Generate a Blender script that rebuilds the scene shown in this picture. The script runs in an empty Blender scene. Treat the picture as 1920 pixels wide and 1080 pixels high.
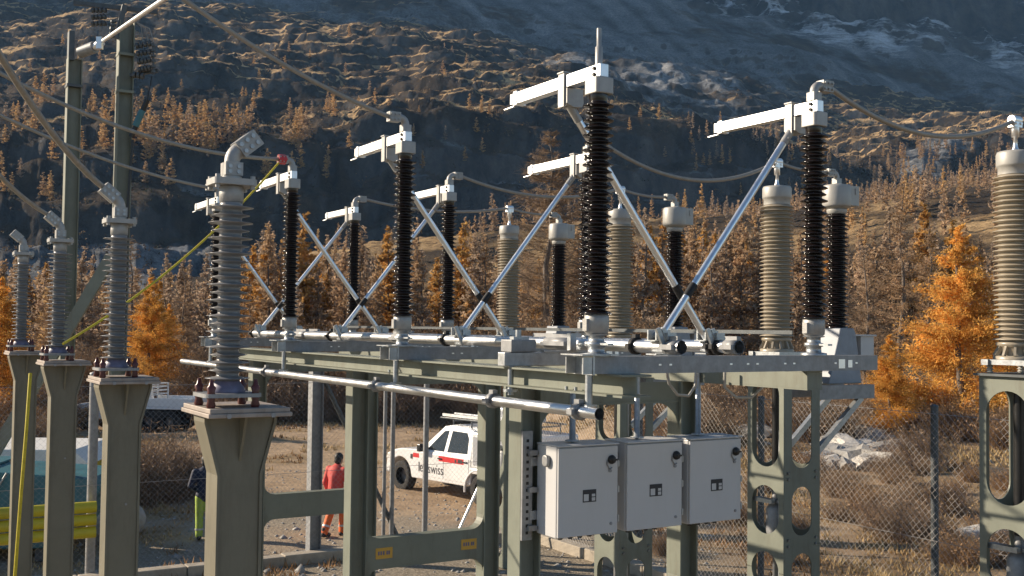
import bpy, math, random
import numpy as np
from mathutils import Vector, Matrix
random.seed(7)
rng = np.random.default_rng(11)
sc = bpy.context.scene
COL = sc.collection
# ------------------------------------------------------------------ camera
cam_d = bpy.data.cameras.new('camera')
cam_d.sensor_width = 36.0
cam_d.lens = 37.83
cam_d.clip_start = 0.1
cam_d.clip_end = 12000
cam = bpy.data.objects.new('camera', cam_d)
COL.objects.link(cam)
PITCH, ROLL = 0.03739, 0.01185
F = Vector((0, math.cos(PITCH), math.sin(PITCH)))
R = Vector((1, 0, 0)); U = R.cross(F)
R2 = R * math.cos(ROLL) + U * math.sin(ROLL)
U2 = U * math.cos(ROLL) - R * math.sin(ROLL)
m = Matrix((R2, U2, -F)).transposed().to_4x4()
m.translation = Vector((0, 0, 3.3))
cam.matrix_world = m
sc.camera = cam
# ------------------------------------------------------------------ light
HAZE = 0.000075
SUN = Vector((-0.90, 0.22, 0.40)).normalized()
w = bpy.data.worlds.new('World'); sc.world = w; w.use_nodes = True
nt = w.node_tree
bg = nt.nodes['Background']
sky = nt.nodes.new('ShaderNodeTexSky')
sky.sky_type = 'NISHITA'; sky.sun_disc = False
sky.sun_elevation = math.asin(SUN.z)
sky.sun_rotation = math.atan2(SUN.x, SUN.y)
sky.altitude = 1900; sky.air_density = 1.0; sky.dust_density = 0.6; sky.ozone_density = 3.0
nt.links.new(sky.outputs[0], bg.inputs['Color'])
bg.inputs['Strength'].default_value = 0.072
sd = bpy.data.lights.new('sun', 'SUN'); sd.energy = 5.0; sd.angle = math.radians(0.5); sd.color = (1.0, 0.945, 0.87)
so = bpy.data.objects.new('sun', sd); COL.objects.link(so)
so.rotation_euler = SUN.to_track_quat('Z', 'Y').to_euler()
sc.view_settings.view_transform = 'Standard'; sc.view_settings.look = 'None'
sc.view_settings.exposure = 0.74; sc.view_settings.gamma = 1.0
sc.view_settings.use_curve_mapping = False
sc.cycles.use_denoising = True
sc.cycles.max_bounces = 6; sc.cycles.diffuse_bounces = 3; sc.cycles.glossy_bounces = 3
sc.cycles.transparent_max_bounces = 6; sc.cycles.volume_bounces = 0
# ------------------------------------------------------------------ materials
def srgb(h):
    c = [int(h[i:i + 2], 16) / 255 for i in (0, 2, 4)]
    return tuple(x / 12.92 if x <= .04045 else ((x + .055) / 1.055) ** 2.4 for x in c)
def mat(name, col, rough=.5, metal=0., var=.12, scale=8., bump=0., bscale=60., spec=None, col2=None, dirt=None, coat=0.):
    ma = bpy.data.materials.new(name); ma.use_nodes = True
    t = ma.node_tree; b = t.nodes['Principled BSDF']
    b.inputs['Roughness'].default_value = rough; b.inputs['Metallic'].default_value = metal
    if spec is not None: b.inputs['Specular IOR Level'].default_value = spec
    if coat: b.inputs['Coat Weight'].default_value = coat; b.inputs['Coat Roughness'].default_value = .08
    co = t.nodes.new('ShaderNodeTexCoord')
    n = t.nodes.new('ShaderNodeTexNoise'); n.inputs['Scale'].default_value = scale; n.inputs['Detail'].default_value = 6; n.inputs['Roughness'].default_value = .65
    t.links.new(co.outputs['Object'], n.inputs['Vector'])
    rmp = t.nodes.new('ShaderNodeValToRGB')
    rmp.color_ramp.elements[0].position = .3; rmp.color_ramp.elements[1].position = .7
    c2 = col2 or tuple(min(1, c * (1 + var)) for c in col)
    c1 = tuple(c * (1 - var) for c in col)
    rmp.color_ramp.elements[0].color = (*c1, 1); rmp.color_ramp.elements[1].color = (*c2, 1)
    t.links.new(n.outputs['Fac'], rmp.inputs['Fac'])
    out = rmp.outputs['Color']
    if dirt:
        n2 = t.nodes.new('ShaderNodeTexNoise'); n2.inputs['Scale'].default_value = dirt[1]; n2.inputs['Detail'].default_value = 8
        n2.inputs['Roughness'].default_value = .75
        mp = t.nodes.new('ShaderNodeMapping'); mp.inputs['Scale'].default_value = (1, 1, .18)
        t.links.new(co.outputs['Object'], mp.inputs['Vector']); t.links.new(mp.outputs['Vector'], n2.inputs['Vector'])
        r2 = t.nodes.new('ShaderNodeValToRGB'); r2.color_ramp.elements[0].position = .5; r2.color_ramp.elements[1].position = .78
        r2.color_ramp.elements[1].color = (dirt[2],) * 3 + (1,)
        r2.color_ramp.elements[0].color = (0, 0, 0, 1)
        t.links.new(n2.outputs['Fac'], r2.inputs['Fac'])
        mx = t.nodes.new('ShaderNodeMix'); mx.data_type = 'RGBA'
        t.links.new(r2.outputs['Color'], mx.inputs['Factor']); t.links.new(out, mx.inputs['A']); mx.inputs['B'].default_value = (*dirt[0], 1)
        out = mx.outputs['Result']
    t.links.new(out, b.inputs['Base Color'])
    if rough < .9:
        mr = t.nodes.new('ShaderNodeMapRange'); mr.inputs['To Min'].default_value = max(.02, rough - .08); mr.inputs['To Max'].default_value = min(1, rough + .1)
        t.links.new(n.outputs['Fac'], mr.inputs['Value']); t.links.new(mr.outputs['Result'], b.inputs['Roughness'])
    if bump:
        nb = t.nodes.new('ShaderNodeTexNoise'); nb.inputs['Scale'].default_value = bscale; nb.inputs['Detail'].default_value = 4
        t.links.new(co.outputs['Object'], nb.inputs['Vector'])
        bp = t.nodes.new('ShaderNodeBump'); bp.inputs['Strength'].default_value = bump; bp.inputs['Distance'].default_value = .01
        t.links.new(nb.outputs['Fac'], bp.inputs['Height']); t.links.new(bp.outputs['Normal'], b.inputs['Normal'])
    return ma
M = {}
M['porcelain'] = mat('porcelain', (.012, .008, .0075), .14, 0, .3, 10)
M['silicone'] = mat('silicone', (.23, .23, .235), .3, 0, .15, 6, dirt=((.075, .07, .065), 9, .5))
M['tank'] = mat('tank_grey', (.27, .30, .34), .5, 0, .12, 8, dirt=((.2, .2, .2), 8, .5))
M['tan'] = mat('tan_porcelain', (.36, .31, .235), .3, 0, .1, 7, dirt=((.2, .17, .12), 8, .4))
M['galv'] = mat('galvanised', (.42, .44, .45), .42, .75, .22, 22, bump=.05, dirt=((.25, .24, .23), 7, .5))
M['galvdull'] = mat('galvanised_dull', (.29, .295, .30), .55, .45, .22, 14, dirt=((.2, .185, .17), 6, .6))
M['alu'] = mat('aluminium', (.88, .88, .87), .40, 1., .06, 14)
M['tube'] = mat('aluminium_tube', (.86, .87, .88), .33, 1., .06, 9)
M['cast'] = mat('cast_aluminium', (.37, .365, .35), .5, .35, .12, 25, bump=.1, bscale=120)
M['olive'] = mat('olive_paint', (.195, .21, .168), .52, 0, .15, 2.2, dirt=((.12, .10, .07), 5, .85))
M['postolive'] = mat('olive_warm_shade', (.18, .165, .118), .52, 0, .14, 2.2, dirt=((.10, .085, .058), 5, .85))  # olive paint with shade and warm ground bounce put into its colour
M['plate'] = mat('plate_weathered', (.36, .31, .27), .6, .2, .2, 9, dirt=((.2, .14, .1), 12, .7))
M['cabinet'] = mat('cabinet_grey', (.55, .55, .548), .4, 0, .03, 2, dirt=((.45, .43, .39), 3, .35))
M['capgrey'] = mat('cap_grey', (.40, .39, .36), .45, .1, .08, 8, dirt=((.3, .28, .25), 8, .5))
M['rubber'] = mat('rubber', (.012, .012, .013), .6, 0, .2, 12)
M['blackpl'] = mat('black_plastic', (.015, .015, .016), .35, 0, .2, 12)
M['brownpost'] = mat('brown_post', (.10, .022, .02), .3, 0, .2, 14)
M['label'] = mat('label_blue', (.15, .145, .22), .5, 0, .25, 20)
M['cable'] = mat('cable_aluminium', (.33, .305, .27), .55, .35, .15, 30, bump=.25, bscale=220)
M['yellow'] = mat('yellow_rope', (.62, .50, .03), .55, 0, .2, 30)
M['yellowpaint'] = mat('yellow_paint', (.58, .48, .03), .42, 0, .08, 4, dirt=((.3, .24, .04), 6, .5))
M['red'] = mat('red_clamp', (.55, .03, .04), .4, 0, .1, 10)
M['redpaint'] = mat('red_print', (.62, .03, .03), .4, 0, .05, 10)
M['white'] = mat('white_paint', (.78, .78, .77), .32, 0, .03, 3, dirt=((.5, .46, .4), 3, .4), coat=.3)
M['offwhite'] = mat('white_cover', (.72, .70, .66), .6, 0, .06, 3)
M['glass'] = mat('dark_glass', (.02, .028, .032), .06, 0, .1, 4)
M['tyre'] = mat('tyre', (.022, .021, .02), .85, 0, .3, 18, dirt=((.13, .11, .085), 8, .6))
M['rim'] = mat('rim_steel', (.16, .155, .15), .5, .5, .2, 12)
M['greymesh'] = mat('grey_panel', (.36, .37, .39), .5, .2, .12, 20)
M['orange'] = mat('orange_print', (.62, .36, .06), .5, 0, .08, 14)
M['darkprint'] = mat('dark_print', (.03, .03, .035), .5, 0, .1, 10)
M['teal'] = mat('teal_paint', (.045, .16, .19), .5, 0, .2, 3, dirt=((.1, .12, .12), 4, .6))
M['concrete'] = mat('concrete', (.40, .35, .28), .85, 0, .2, 6, bump=.4, bscale=25, dirt=((.22, .19, .15), 4, .6))
M['darkgalv'] = mat('dark_post', (.10, .11, .115), .5, .4, .2, 10)
M['wire'] = mat('fence_wire', (.42, .40, .38), .4, .7, .15, 4)
M['skin'] = mat('skin', (.42, .24, .17), .5, 0, .08, 20)
M['hair'] = mat('hair', (.02, .015, .012), .6, 0, .3, 60)
M['jacketred'] = mat('jacket_red', (.62, .075, .06), .7, 0, .12, 9, bump=.3, bscale=18)
M['trouser'] = mat('trousers_orange', (.80, .15, .02), .7, 0, .1, 9, bump=.3, bscale=18)
M['navy'] = mat('jacket_navy', (.012, .018, .045), .7, 0, .2, 9, bump=.3, bscale=18)
M['hivis'] = mat('trousers_yellow', (.42, .56, .09), .7, 0, .1, 9, bump=.3, bscale=18)
M['reflect'] = mat('reflective', (.6, .6, .58), .35, .3, .05, 9)
M['boot'] = mat('boots', (.03, .025, .02), .7, 0, .2, 12)
M['bark'] = mat('bark', (.14, .115, .095), .9, 0, .35, 12, bump=.6, bscale=14)
M['stone'] = mat('stone', (.32, .31, .29), .85, 0, .3, 3, bump=.6, bscale=8)
M['stonelight'] = mat('stone_light', (.55, .52, .47), .85, 0, .2, 3, bump=.6, bscale=8)
def foliage_mat(name, cols, attr=None, trans=.42):
    ma = bpy.data.materials.new(name); ma.use_nodes = True
    t = ma.node_tree; b = t.nodes['Principled BSDF']; b.inputs['Roughness'].default_value = .8
    b.inputs['Specular IOR Level'].default_value = .15
    if attr:
        a = t.nodes.new('ShaderNodeAttribute'); a.attribute_name = attr; src = a.outputs['Fac']
    else:
        a = t.nodes.new('ShaderNodeObjectInfo'); src = a.outputs['Random']
    rp = t.nodes.new('ShaderNodeValToRGB'); e = rp.color_ramp.elements
    e[0].position = 0; e[0].color = (*cols[0], 1); e[1].position = 1; e[1].color = (*cols[-1], 1)
    for i, c in enumerate(cols[1:-1]):
        k = e.new((i + 1) / (len(cols) - 1)); k.color = (*c, 1)
    t.links.new(src, rp.inputs['Fac'])
    g = t.nodes.new('ShaderNodeTexCoord'); n = t.nodes.new('ShaderNodeTexNoise'); n.inputs['Scale'].default_value = 1.3; n.inputs['Detail'].default_value = 5
    t.links.new(g.outputs['Object'], n.inputs['Vector'])
    hv = t.nodes.new('ShaderNodeHueSaturation')
    mr = t.nodes.new('ShaderNodeMapRange'); mr.inputs['From Min'].default_value = .3; mr.inputs['From Max'].default_value = .7
    mr.inputs['To Min'].default_value = .55; mr.inputs['To Max'].default_value = 1.45
    t.links.new(n.outputs['Fac'], mr.inputs['Value']); t.links.new(mr.outputs['Result'], hv.inputs['Value']); t.links.new(rp.outputs['Color'], hv.inputs['Color'])
    t.links.new(hv.outputs['Color'], b.inputs['Base Color'])
    if trans:
        tr = t.nodes.new('ShaderNodeBsdfTranslucent'); t.links.new(hv.outputs['Color'], tr.inputs['Color'])
        ms = t.nodes.new('ShaderNodeMixShader'); ms.inputs[0].default_value = trans
        t.links.new(b.outputs[0], ms.inputs[1]); t.links.new(tr.outputs[0], ms.inputs[2])
        t.links.new(ms.outputs[0], t.nodes['Material Output'].inputs['Surface'])
    return ma
GOLD = (.62, .34, .065); GOLD2 = (.52, .25, .045); BRN = (.50, .345, .215); GRY = (.43, .335, .255); DKB = (.085, .055, .036)
M['larch'] = foliage_mat('larch_needles', [GRY, BRN, (.44, .30, .18), GRY, (.46, .29, .14)])
M['larchgold'] = foliage_mat('larch_gold', [(.46, .26, .09), (.56, .33, .11), (.52, .27, .065)], trans=.42)
M['larchnear'] = foliage_mat('larch_gold_near', [(.65, .335, .07), (.77, .43, .11), (.69, .365, .085)], trans=.45)
M['larchmass'] = foliage_mat('larch_mass', [GRY, BRN, (.46, .32, .19), (.58, .38, .18)], attr='tint', trans=.35)
M['pine'] = foliage_mat('pine_needles', [(.022, .038, .018), (.03, .05, .022)])
M['scrub'] = foliage_mat('mountain_scrub', [(.045, .05, .03), (.09, .065, .045), (.15, .10, .06), (.26, .17, .085)], attr='tint', trans=.2)
M['twig'] = foliage_mat('dry_twigs', [(.27, .19, .13), (.34, .24, .155), (.32, .19, .095)], trans=.1)
M['straw'] = foliage_mat('dry_grass', [(.40, .28, .14), (.48, .36, .19), (.30, .18, .09)], attr='tint', trans=.2)

# ------------------------------------------------------------------ mesh builder
class MB:
    def __init__(s): s.v = []; s.f = []; s.sm = []; s.mi = []; s.cur = 0
    def add(s, vs, fs, smooth=False):
        o = len(s.v); s.v.extend([tuple(map(float, p)) for p in vs])
        for f in fs: s.f.append(tuple(i + o for i in f)); s.sm.append(smooth); s.mi.append(s.cur)
        return s
    def box(s, a, b):
        x0, y0, z0 = a; x1, y1, z1 = b
        x0, x1 = sorted((x0, x1)); y0, y1 = sorted((y0, y1)); z0, z1 = sorted((z0, z1))
        return s.add([(x0, y0, z0), (x1, y0, z0), (x1, y1, z0), (x0, y1, z0), (x0, y0, z1), (x1, y0, z1), (x1, y1, z1), (x0, y1, z1)],
                     [(0, 3, 2, 1), (4, 5, 6, 7), (0, 1, 5, 4), (1, 2, 6, 5), (2, 3, 7, 6), (3, 0, 4, 7)])
    def lathe(s, prof, c=(0, 0, 0), n=20, axis='z', caps=True):
        vs = []; k = len(prof)
        for i in range(n):
            a = 2 * math.pi * i / n
            for (r, h) in prof:
                p = (r * math.cos(a), r * math.sin(a), h)
                if axis == 'y': p = (p[0], p[2], -p[1])
                elif axis == 'x': p = (p[2], p[0], p[1])
                vs.append((p[0] + c[0], p[1] + c[1], p[2] + c[2]))
        fs = []
        for i in range(n):
            j = (i + 1) % n
            for q in range(k - 1): fs.append((i * k + q, j * k + q, j * k + q + 1, i * k + q + 1))
        s.add(vs, fs, True)
        if caps:
            for q, rev in ((0, True), (k - 1, False)):
                if prof[q][0] > 1e-6:
                    ring = [vs[i * k + q] for i in range(n)]
                    if rev: ring = ring[::-1]
                    s.add(ring, [tuple(range(n))])
        return s
    def tube(s, pts, r, n=8, caps=True, r2=None):
        pts = [Vector(p) for p in pts]; k = len(pts); vs = []; up = None
        for i, p in enumerate(pts):
            d = (pts[min(i + 1, k - 1)] - pts[max(i - 1, 0)]).normalized()
            if up is None: up = Vector((0, 0, 1)) if abs(d.z) < .95 else Vector((1, 0, 0))
            a = (up - d * up.dot(d)).normalized(); up = a; b = d.cross(a)
            rr = r if r2 is None else r + (r2 - r) * i / (k - 1)
            for j in range(n):
                t = 2 * math.pi * j / n
                vs.append(p + a * (rr * math.cos(t)) + b * (rr * math.sin(t)))
        fs = []
        for i in range(k - 1):
            for j in range(n):
                l = (j + 1) % n
                fs.append((i * n + j, i * n + l, (i + 1) * n + l, (i + 1) * n + j))
        s.add(vs, fs, n > 4)
        if caps:
            s.add(vs[:n][::-1], [tuple(range(n))]); s.add(vs[-n:], [tuple(range(n))])
        return s
    def prism(s, poly, d0, d1, plane='xz'):
        # poly in (a, b); extruded along the third axis from d0 to d1
        def P(a, b, d):
            return {'xz': (a, d, b), 'xy': (a, b, d), 'yz': (d, a, b)}[plane]
        n = len(poly)
        s.add([P(a, b, d0) for a, b in poly], [tuple(range(n))])
        s.add([P(a, b, d1) for a, b in poly][::-1], [tuple(range(n))])
        vs = [P(a, b, d0) for a, b in poly] + [P(a, b, d1) for a, b in poly]
        return s.add(vs, [(i, i + n, (i + 1) % n + n, (i + 1) % n) for i in range(n)])
    def bar(s, a, b, wd, ht):
        a = Vector(a); b = Vector(b); d = (b - a).normalized()
        up = Vector((0, 0, 1)) if abs(d.z) < .98 else Vector((1, 0, 0))
        x = d.cross(up).normalized(); y = x.cross(d)
        vs = []
        for p in (a, b):
            for sx, sy in ((-1, -1), (1, -1), (1, 1), (-1, 1)): vs.append(p + x * (sx * wd / 2) + y * (sy * ht / 2))
        return s.add(vs, [(3, 2, 1, 0), (4, 5, 6, 7), (0, 1, 5, 4), (1, 2, 6, 5), (2, 3, 7, 6), (3, 0, 4, 7)])
    def build(s, name, mt, parent=None, off=(0, 0, 0), bevel=0., bseg=2):
        me = bpy.data.meshes.new(name)
        ox, oy, oz = off
        me.from_pydata([(x - ox, y - oy, z - oz) for x, y, z in s.v], [], s.f)
        me.polygons.foreach_set('use_smooth', s.sm)
        mts = mt if isinstance(mt, (list, tuple)) else [mt]
        for q in mts: me.materials.append(q)
        if len(mts) > 1: me.polygons.foreach_set('material_index', s.mi)
        me.update()
        import bmesh
        o = bpy.data.objects.new(name, me); COL.objects.link(o)
        if parent: o.parent = parent
        if bevel:
            bm = bmesh.new(); bm.from_mesh(me); bmesh.ops.remove_doubles(bm, verts=bm.verts, dist=1e-5); bm.to_mesh(me); bm.free()
            b = o.modifiers.new('bevel', 'BEVEL'); b.width = bevel; b.segments = bseg; b.limit_method = 'ANGLE'; b.angle_limit = math.radians(40)
        return o
def tag(o, label=None, cat=None, group=None, kind=None):
    if label: o['label'] = label
    if cat: o['category'] = cat
    if group: o['group'] = group
    if kind: o['kind'] = kind
    return o
# site frame: u across the phases, v along the row, z up from the yard
YAW = 0.54303
A0 = Vector((0.4896, 6.2029, 0))
RU = Vector((math.cos(YAW), math.sin(YAW), 0)); RV = Vector((-math.sin(YAW), math.cos(YAW), 0))
def W(u, v, z): return A0 + RU * u + RV * v + Vector((0, 0, z))
def UV(X, Y):
    q = Vector((X, Y, 0)) - A0
    return q.dot(RU), q.dot(RV)
class Thing:
    def __init__(s, name, label, cat, u, v, z=0, group=None):
        s.e = bpy.data.objects.new(name, None); COL.objects.link(s.e)
        s.e.empty_display_size = .2
        s.e.location = W(u, v, z); s.e.rotation_euler = (0, 0, YAW); s.off = (u, v, z)
        tag(s.e, label, cat, group)
    def part(s, name, mb, mt, bevel=0., label=None, parent=None, bseg=2):
        o = mb.build(name, mt, parent or s.e, s.off, bevel, bseg)
        if name == 'bolt_heads': o['kind'] = 'stuff'
        if label: o['label'] = label
        return o
def single(name, mb, mt, label, cat, u, v, z=0, group=None, bevel=0.):
    o = mb.build(name, mt, None, (u, v, z), bevel)
    o.location = W(u, v, z); o.rotation_euler = (0, 0, YAW)
    return tag(o, label, cat, group)
def copy_tree(root):
    r = root.copy(); COL.objects.link(r)
    for ch in root.children:
        c = ch.copy(); COL.objects.link(c); c.parent = r
        for g in ch.children:
            d = g.copy(); COL.objects.link(d); d.parent = c
    return r

# ------------------------------------------------------------------ noise for terrain
def _hash(ix, iy, seed):
    n = (ix.astype(np.int64) * 374761393 + iy.astype(np.int64) * 668265263 + seed * 1274126177) & 0xffffffff
    n = ((n ^ (n >> 13)) * 1103515245) & 0xffffffff
    n = (n ^ (n >> 16)) & 0xffffffff
    return n / 4294967295.0
def vnoise(x, y, seed=0):
    ix = np.floor(x); iy = np.floor(y); fx = x - ix; fy = y - iy
    fx = fx * fx * fx * (fx * (fx * 6 - 15) + 10); fy = fy * fy * fy * (fy * (fy * 6 - 15) + 10)
    a = _hash(ix, iy, seed); b = _hash(ix + 1, iy, seed); c = _hash(ix, iy + 1, seed); d = _hash(ix + 1, iy + 1, seed)
    return (a * (1 - fx) + b * fx) * (1 - fy) + (c * (1 - fx) + d * fx) * fy - .5
def fbm(x, y, oct=5, seed=0, gain=.5, ridged=False):
    o = np.zeros_like(x, dtype=float); amp = 1.; f = 1.
    for i in range(oct):
        n = vnoise(x * f + 17.3 * i, y * f - 9.1 * i, seed + i)
        o += amp * ((.25 - np.abs(n)) * 2 if ridged else n)
        amp *= gain; f *= 2.03
    return o
def sstep(x, a, b):
    t = np.clip((x - a) / (b - a), 0, 1); return t * t * (3 - 2 * t)
FPX = 2017.685
# hillside control lines: for each bearing (x over y times FPX + 960) the depth and the sight elevation of its breaks
KX = np.array([-3200, -1500, -700, 0, 300, 600, 800, 960, 1150, 1300, 1500, 1700, 1920, 2400, 3400], float)
KD = np.array([[70] * 15, [150] * 15,
    [300, 300, 300, 300, 320, 380, 420, 450, 480, 500, 520, 560, 600, 600, 600],
    [560, 560, 560, 560, 560, 600, 640, 660, 680, 700, 740, 760, 800, 800, 800],
    [800, 800, 800, 800, 800, 850, 850, 880, 900, 900, 920, 950, 980, 1000, 1000],
    [1100, 1150, 1200, 1250, 1250, 1250, 1280, 1300, 1300, 1300, 1300, 1300, 1300, 1300, 1300],
    [1400, 1500, 1600, 1700, 1700, 1700, 1700, 1700, 1700, 1700, 1700, 1700, 1700, 1700, 1700],
    [1900, 2100, 2300, 2500, 2600, 2600, 2600, 2600, 2600, 2600, 2600, 2600, 2600, 2600, 2600]], float)
KY = np.array([[730, 730, 730, 730, 725, 715, 705, 700, 690, 690, 685, 680, 690, 700, 720],
    [650, 650, 650, 650, 648, 642, 638, 630, 625, 620, 620, 615, 615, 620, 630],
    [600, 590, 590, 560, 545, 520, 490, 470, 450, 435, 400, 360, 320, 300, 300],
    [300, 280, 265, 255, 240, 215, 175, 185, 200, 215, 262, 285, 250, 260, 300],
    [200, 180, 180, 150, 110, 110, 130, 140, 150, 165, 210, 235, 225, 240, 280],
    [60, 40, 30, 12, 16, 50, 30, 62, 80, 95, 125, 165, 215, 235, 270],
    [-400, -470, -460, -290, -240, -170, -125, -90, -55, -35, -10, 15, 50, 100, 150],  # far left bearings, out of view, raised to shade the upper slope
    [-1200, -1200, -1150, -900, -800, -700, -650, -650, -580, -530, -470, -420, -360, -280, -200]], float)
def kz(k, x): # height of break k at bearing x
    return 3.3 + (612 - np.interp(x, KX, KY[k])) / FPX * np.interp(x, KX, KD[k])
def base_ground(X, Y):
    """yard, road and the bank behind it"""
    X = np.asarray(X, float); Y = np.asarray(Y, float)
    v = -(X - A0.x) * math.sin(YAW) + (Y - A0.y) * math.cos(YAW)
    low = sstep(v, 9.7, 13.5) * (1 - sstep(X + (Y - 20) * .12, 1.5, 6.5))
    z = -1.1 * low
    xb = np.clip(X / np.maximum(Y, 30) * FPX + 960, -1400, 3300)
    bank = 1.6 + .5 * fbm(X / 6., Y / 6., 3, 5)
    z = z + bank * sstep(Y, 49, 53.5) * (1 - sstep(Y, 56, 66) * .9)
    k1 = kz(0, xb)
    t = sstep(Y, 55, 70)
    z = z * (1 - t) + k1 * t
    rough = .06 * fbm(X / 1.7, Y / 1.7, 4, 3) + .25 * fbm(X / 9., Y / 9., 3, 9) * sstep(Y, 17, 30)
    return z + rough * sstep(v, 8.5, 12) + .02 * fbm(X / .8, Y / .8, 3, 4)
def ground_z(X, Y): return float(base_ground(np.array([X]), np.array([Y]))[0])

def grid_obj(name, X, Y, Z, attrs, mt):
    ny, nx = X.shape
    vs = np.stack([X, Y, Z], -1).reshape(-1, 3)
    i = np.arange(ny - 1)[:, None] * nx + np.arange(nx - 1)[None, :]
    f = np.stack([i, i + 1, i + nx + 1, i + nx], -1).reshape(-1, 4)
    me = bpy.data.meshes.new(name)
    me.vertices.add(len(vs)); me.vertices.foreach_set('co', vs.ravel())
    me.loops.add(f.size); me.loops.foreach_set('vertex_index', f.ravel().astype(np.int32))
    me.polygons.add(len(f)); me.polygons.foreach_set('loop_start', np.arange(0, f.size, 4, dtype=np.int32))
    me.polygons.foreach_set('use_smooth', np.ones(len(f), bool))
    me.update(calc_edges=True)
    for k, a in attrs.items():
        at = me.attributes.new(k, 'FLOAT', 'POINT'); at.data.foreach_set('value', a.ravel().astype(np.float32))
    me.materials.append(mt)
    o = bpy.data.objects.new(name, me); COL.objects.link(o)
    return o

# ------------------------------------------------------------------ ground and mountain
def ground_material():
    ma = bpy.data.materials.new('ground'); ma.use_nodes = True; t = ma.node_tree; b = t.nodes['Principled BSDF']
    b.inputs['Roughness'].default_value = .95; b.inputs['Specular IOR Level'].default_value = .1
    g = t.nodes.new('ShaderNodeNewGeometry')
    def noise(sc_, det=6, ro=.6):
        n = t.nodes.new('ShaderNodeTexNoise'); n.inputs['Scale'].default_value = sc_; n.inputs['Detail'].default_value = det; n.inputs['Roughness'].default_value = ro
        t.links.new(g.outputs['Position'], n.inputs['Vector']); return n.outputs['Fac']
    def ramp(src, a, c1, b_, c2):
        r = t.nodes.new('ShaderNodeValToRGB'); e = r.color_ramp.elements
        e[0].position = a; e[0].color = (*c1, 1); e[1].position = b_; e[1].color = (*c2, 1); t.links.new(src, r.inputs['Fac']); return r.outputs['Color']
    def mix(f, a, b_):
        x = t.nodes.new('ShaderNodeMix'); x.data_type = 'RGBA'; t.links.new(f, x.inputs['Factor']); t.links.new(a, x.inputs['A']); t.links.new(b_, x.inputs['B']); return x.outputs['Result']
    def attr(n):
        a = t.nodes.new('ShaderNodeAttribute'); a.attribute_name = n; return a.outputs['Fac']
    dirt = ramp(noise(2.2, 8, .7), .3, (.30, .215, .14), .7, (.52, .38, .25))
    gravel = ramp(noise(26, 4, .7), .35, (.18, .15, .115), .68, (.50, .43, .33))
    grass = ramp(noise(3.4, 8, .75), .3, (.17, .115, .065), .72, (.42, .30, .155))
    heath = ramp(noise(1.1, 8, .75), .35, (.13, .09, .06), .7, (.36, .24, .135))
    c = mix(attr('gravel'), dirt, gravel)
    c = mix(attr('grass'), c, grass)
    c = mix(attr('heath'), c, heath)
    t.links.new(c, b.inputs['Base Color'])
    bp = t.nodes.new('ShaderNodeBump'); bp.inputs['Strength'].default_value = 1.; bp.inputs['Distance'].default_value = .05
    t.links.new(noise(9, 8, .75), bp.inputs['Height']); t.links.new(bp.outputs['Normal'], b.inputs['Normal'])
    return ma
gx = np.concatenate([np.linspace(-75, -26, 40), np.linspace(-25.5, 25.5, 300), np.linspace(26, 75, 40)])
gy = np.concatenate([np.linspace(-45, 5, 30), np.linspace(5.4, 40, 190), np.linspace(40.4, 72, 70)])
GX, GY = np.meshgrid(gx, gy)
GZ = base_ground(GX, GY)
v_ = -(GX - A0.x) * math.sin(YAW) + (GY - A0.y) * math.cos(YAW)
u_ = (GX - A0.x) * math.cos(YAW) + (GY - A0.y) * math.sin(YAW)
nz = fbm(GX / 5, GY / 5, 4, 21); nz2 = fbm(GX / 1.8, GY / 1.8, 4, 22)
right = sstep(GX + 2 * nz, 1.0, 4.5)
grav = np.clip(sstep(26 - GY + 9 * nz, 0, 4) * (1 - right * .8) + .25 * nz2, 0, 1)
gras = np.clip(np.maximum(right * (.75 + 1.2 * nz2), sstep(nz2 + nz, .18, .45) * .7 * sstep(GY, 14, 18)), 0, 1)
heat = np.clip(sstep(GY + 3 * nz, 47, 51) * (.55 + .8 * nz2) + right * sstep(nz + nz2 * .6, .02, .3) * .7, 0, 1)
gm = ground_material()
go = grid_obj('ground', GX, GY, GZ, {'gravel': grav, 'grass': gras, 'heath': heat}, gm); tag(go, kind='structure')

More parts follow.
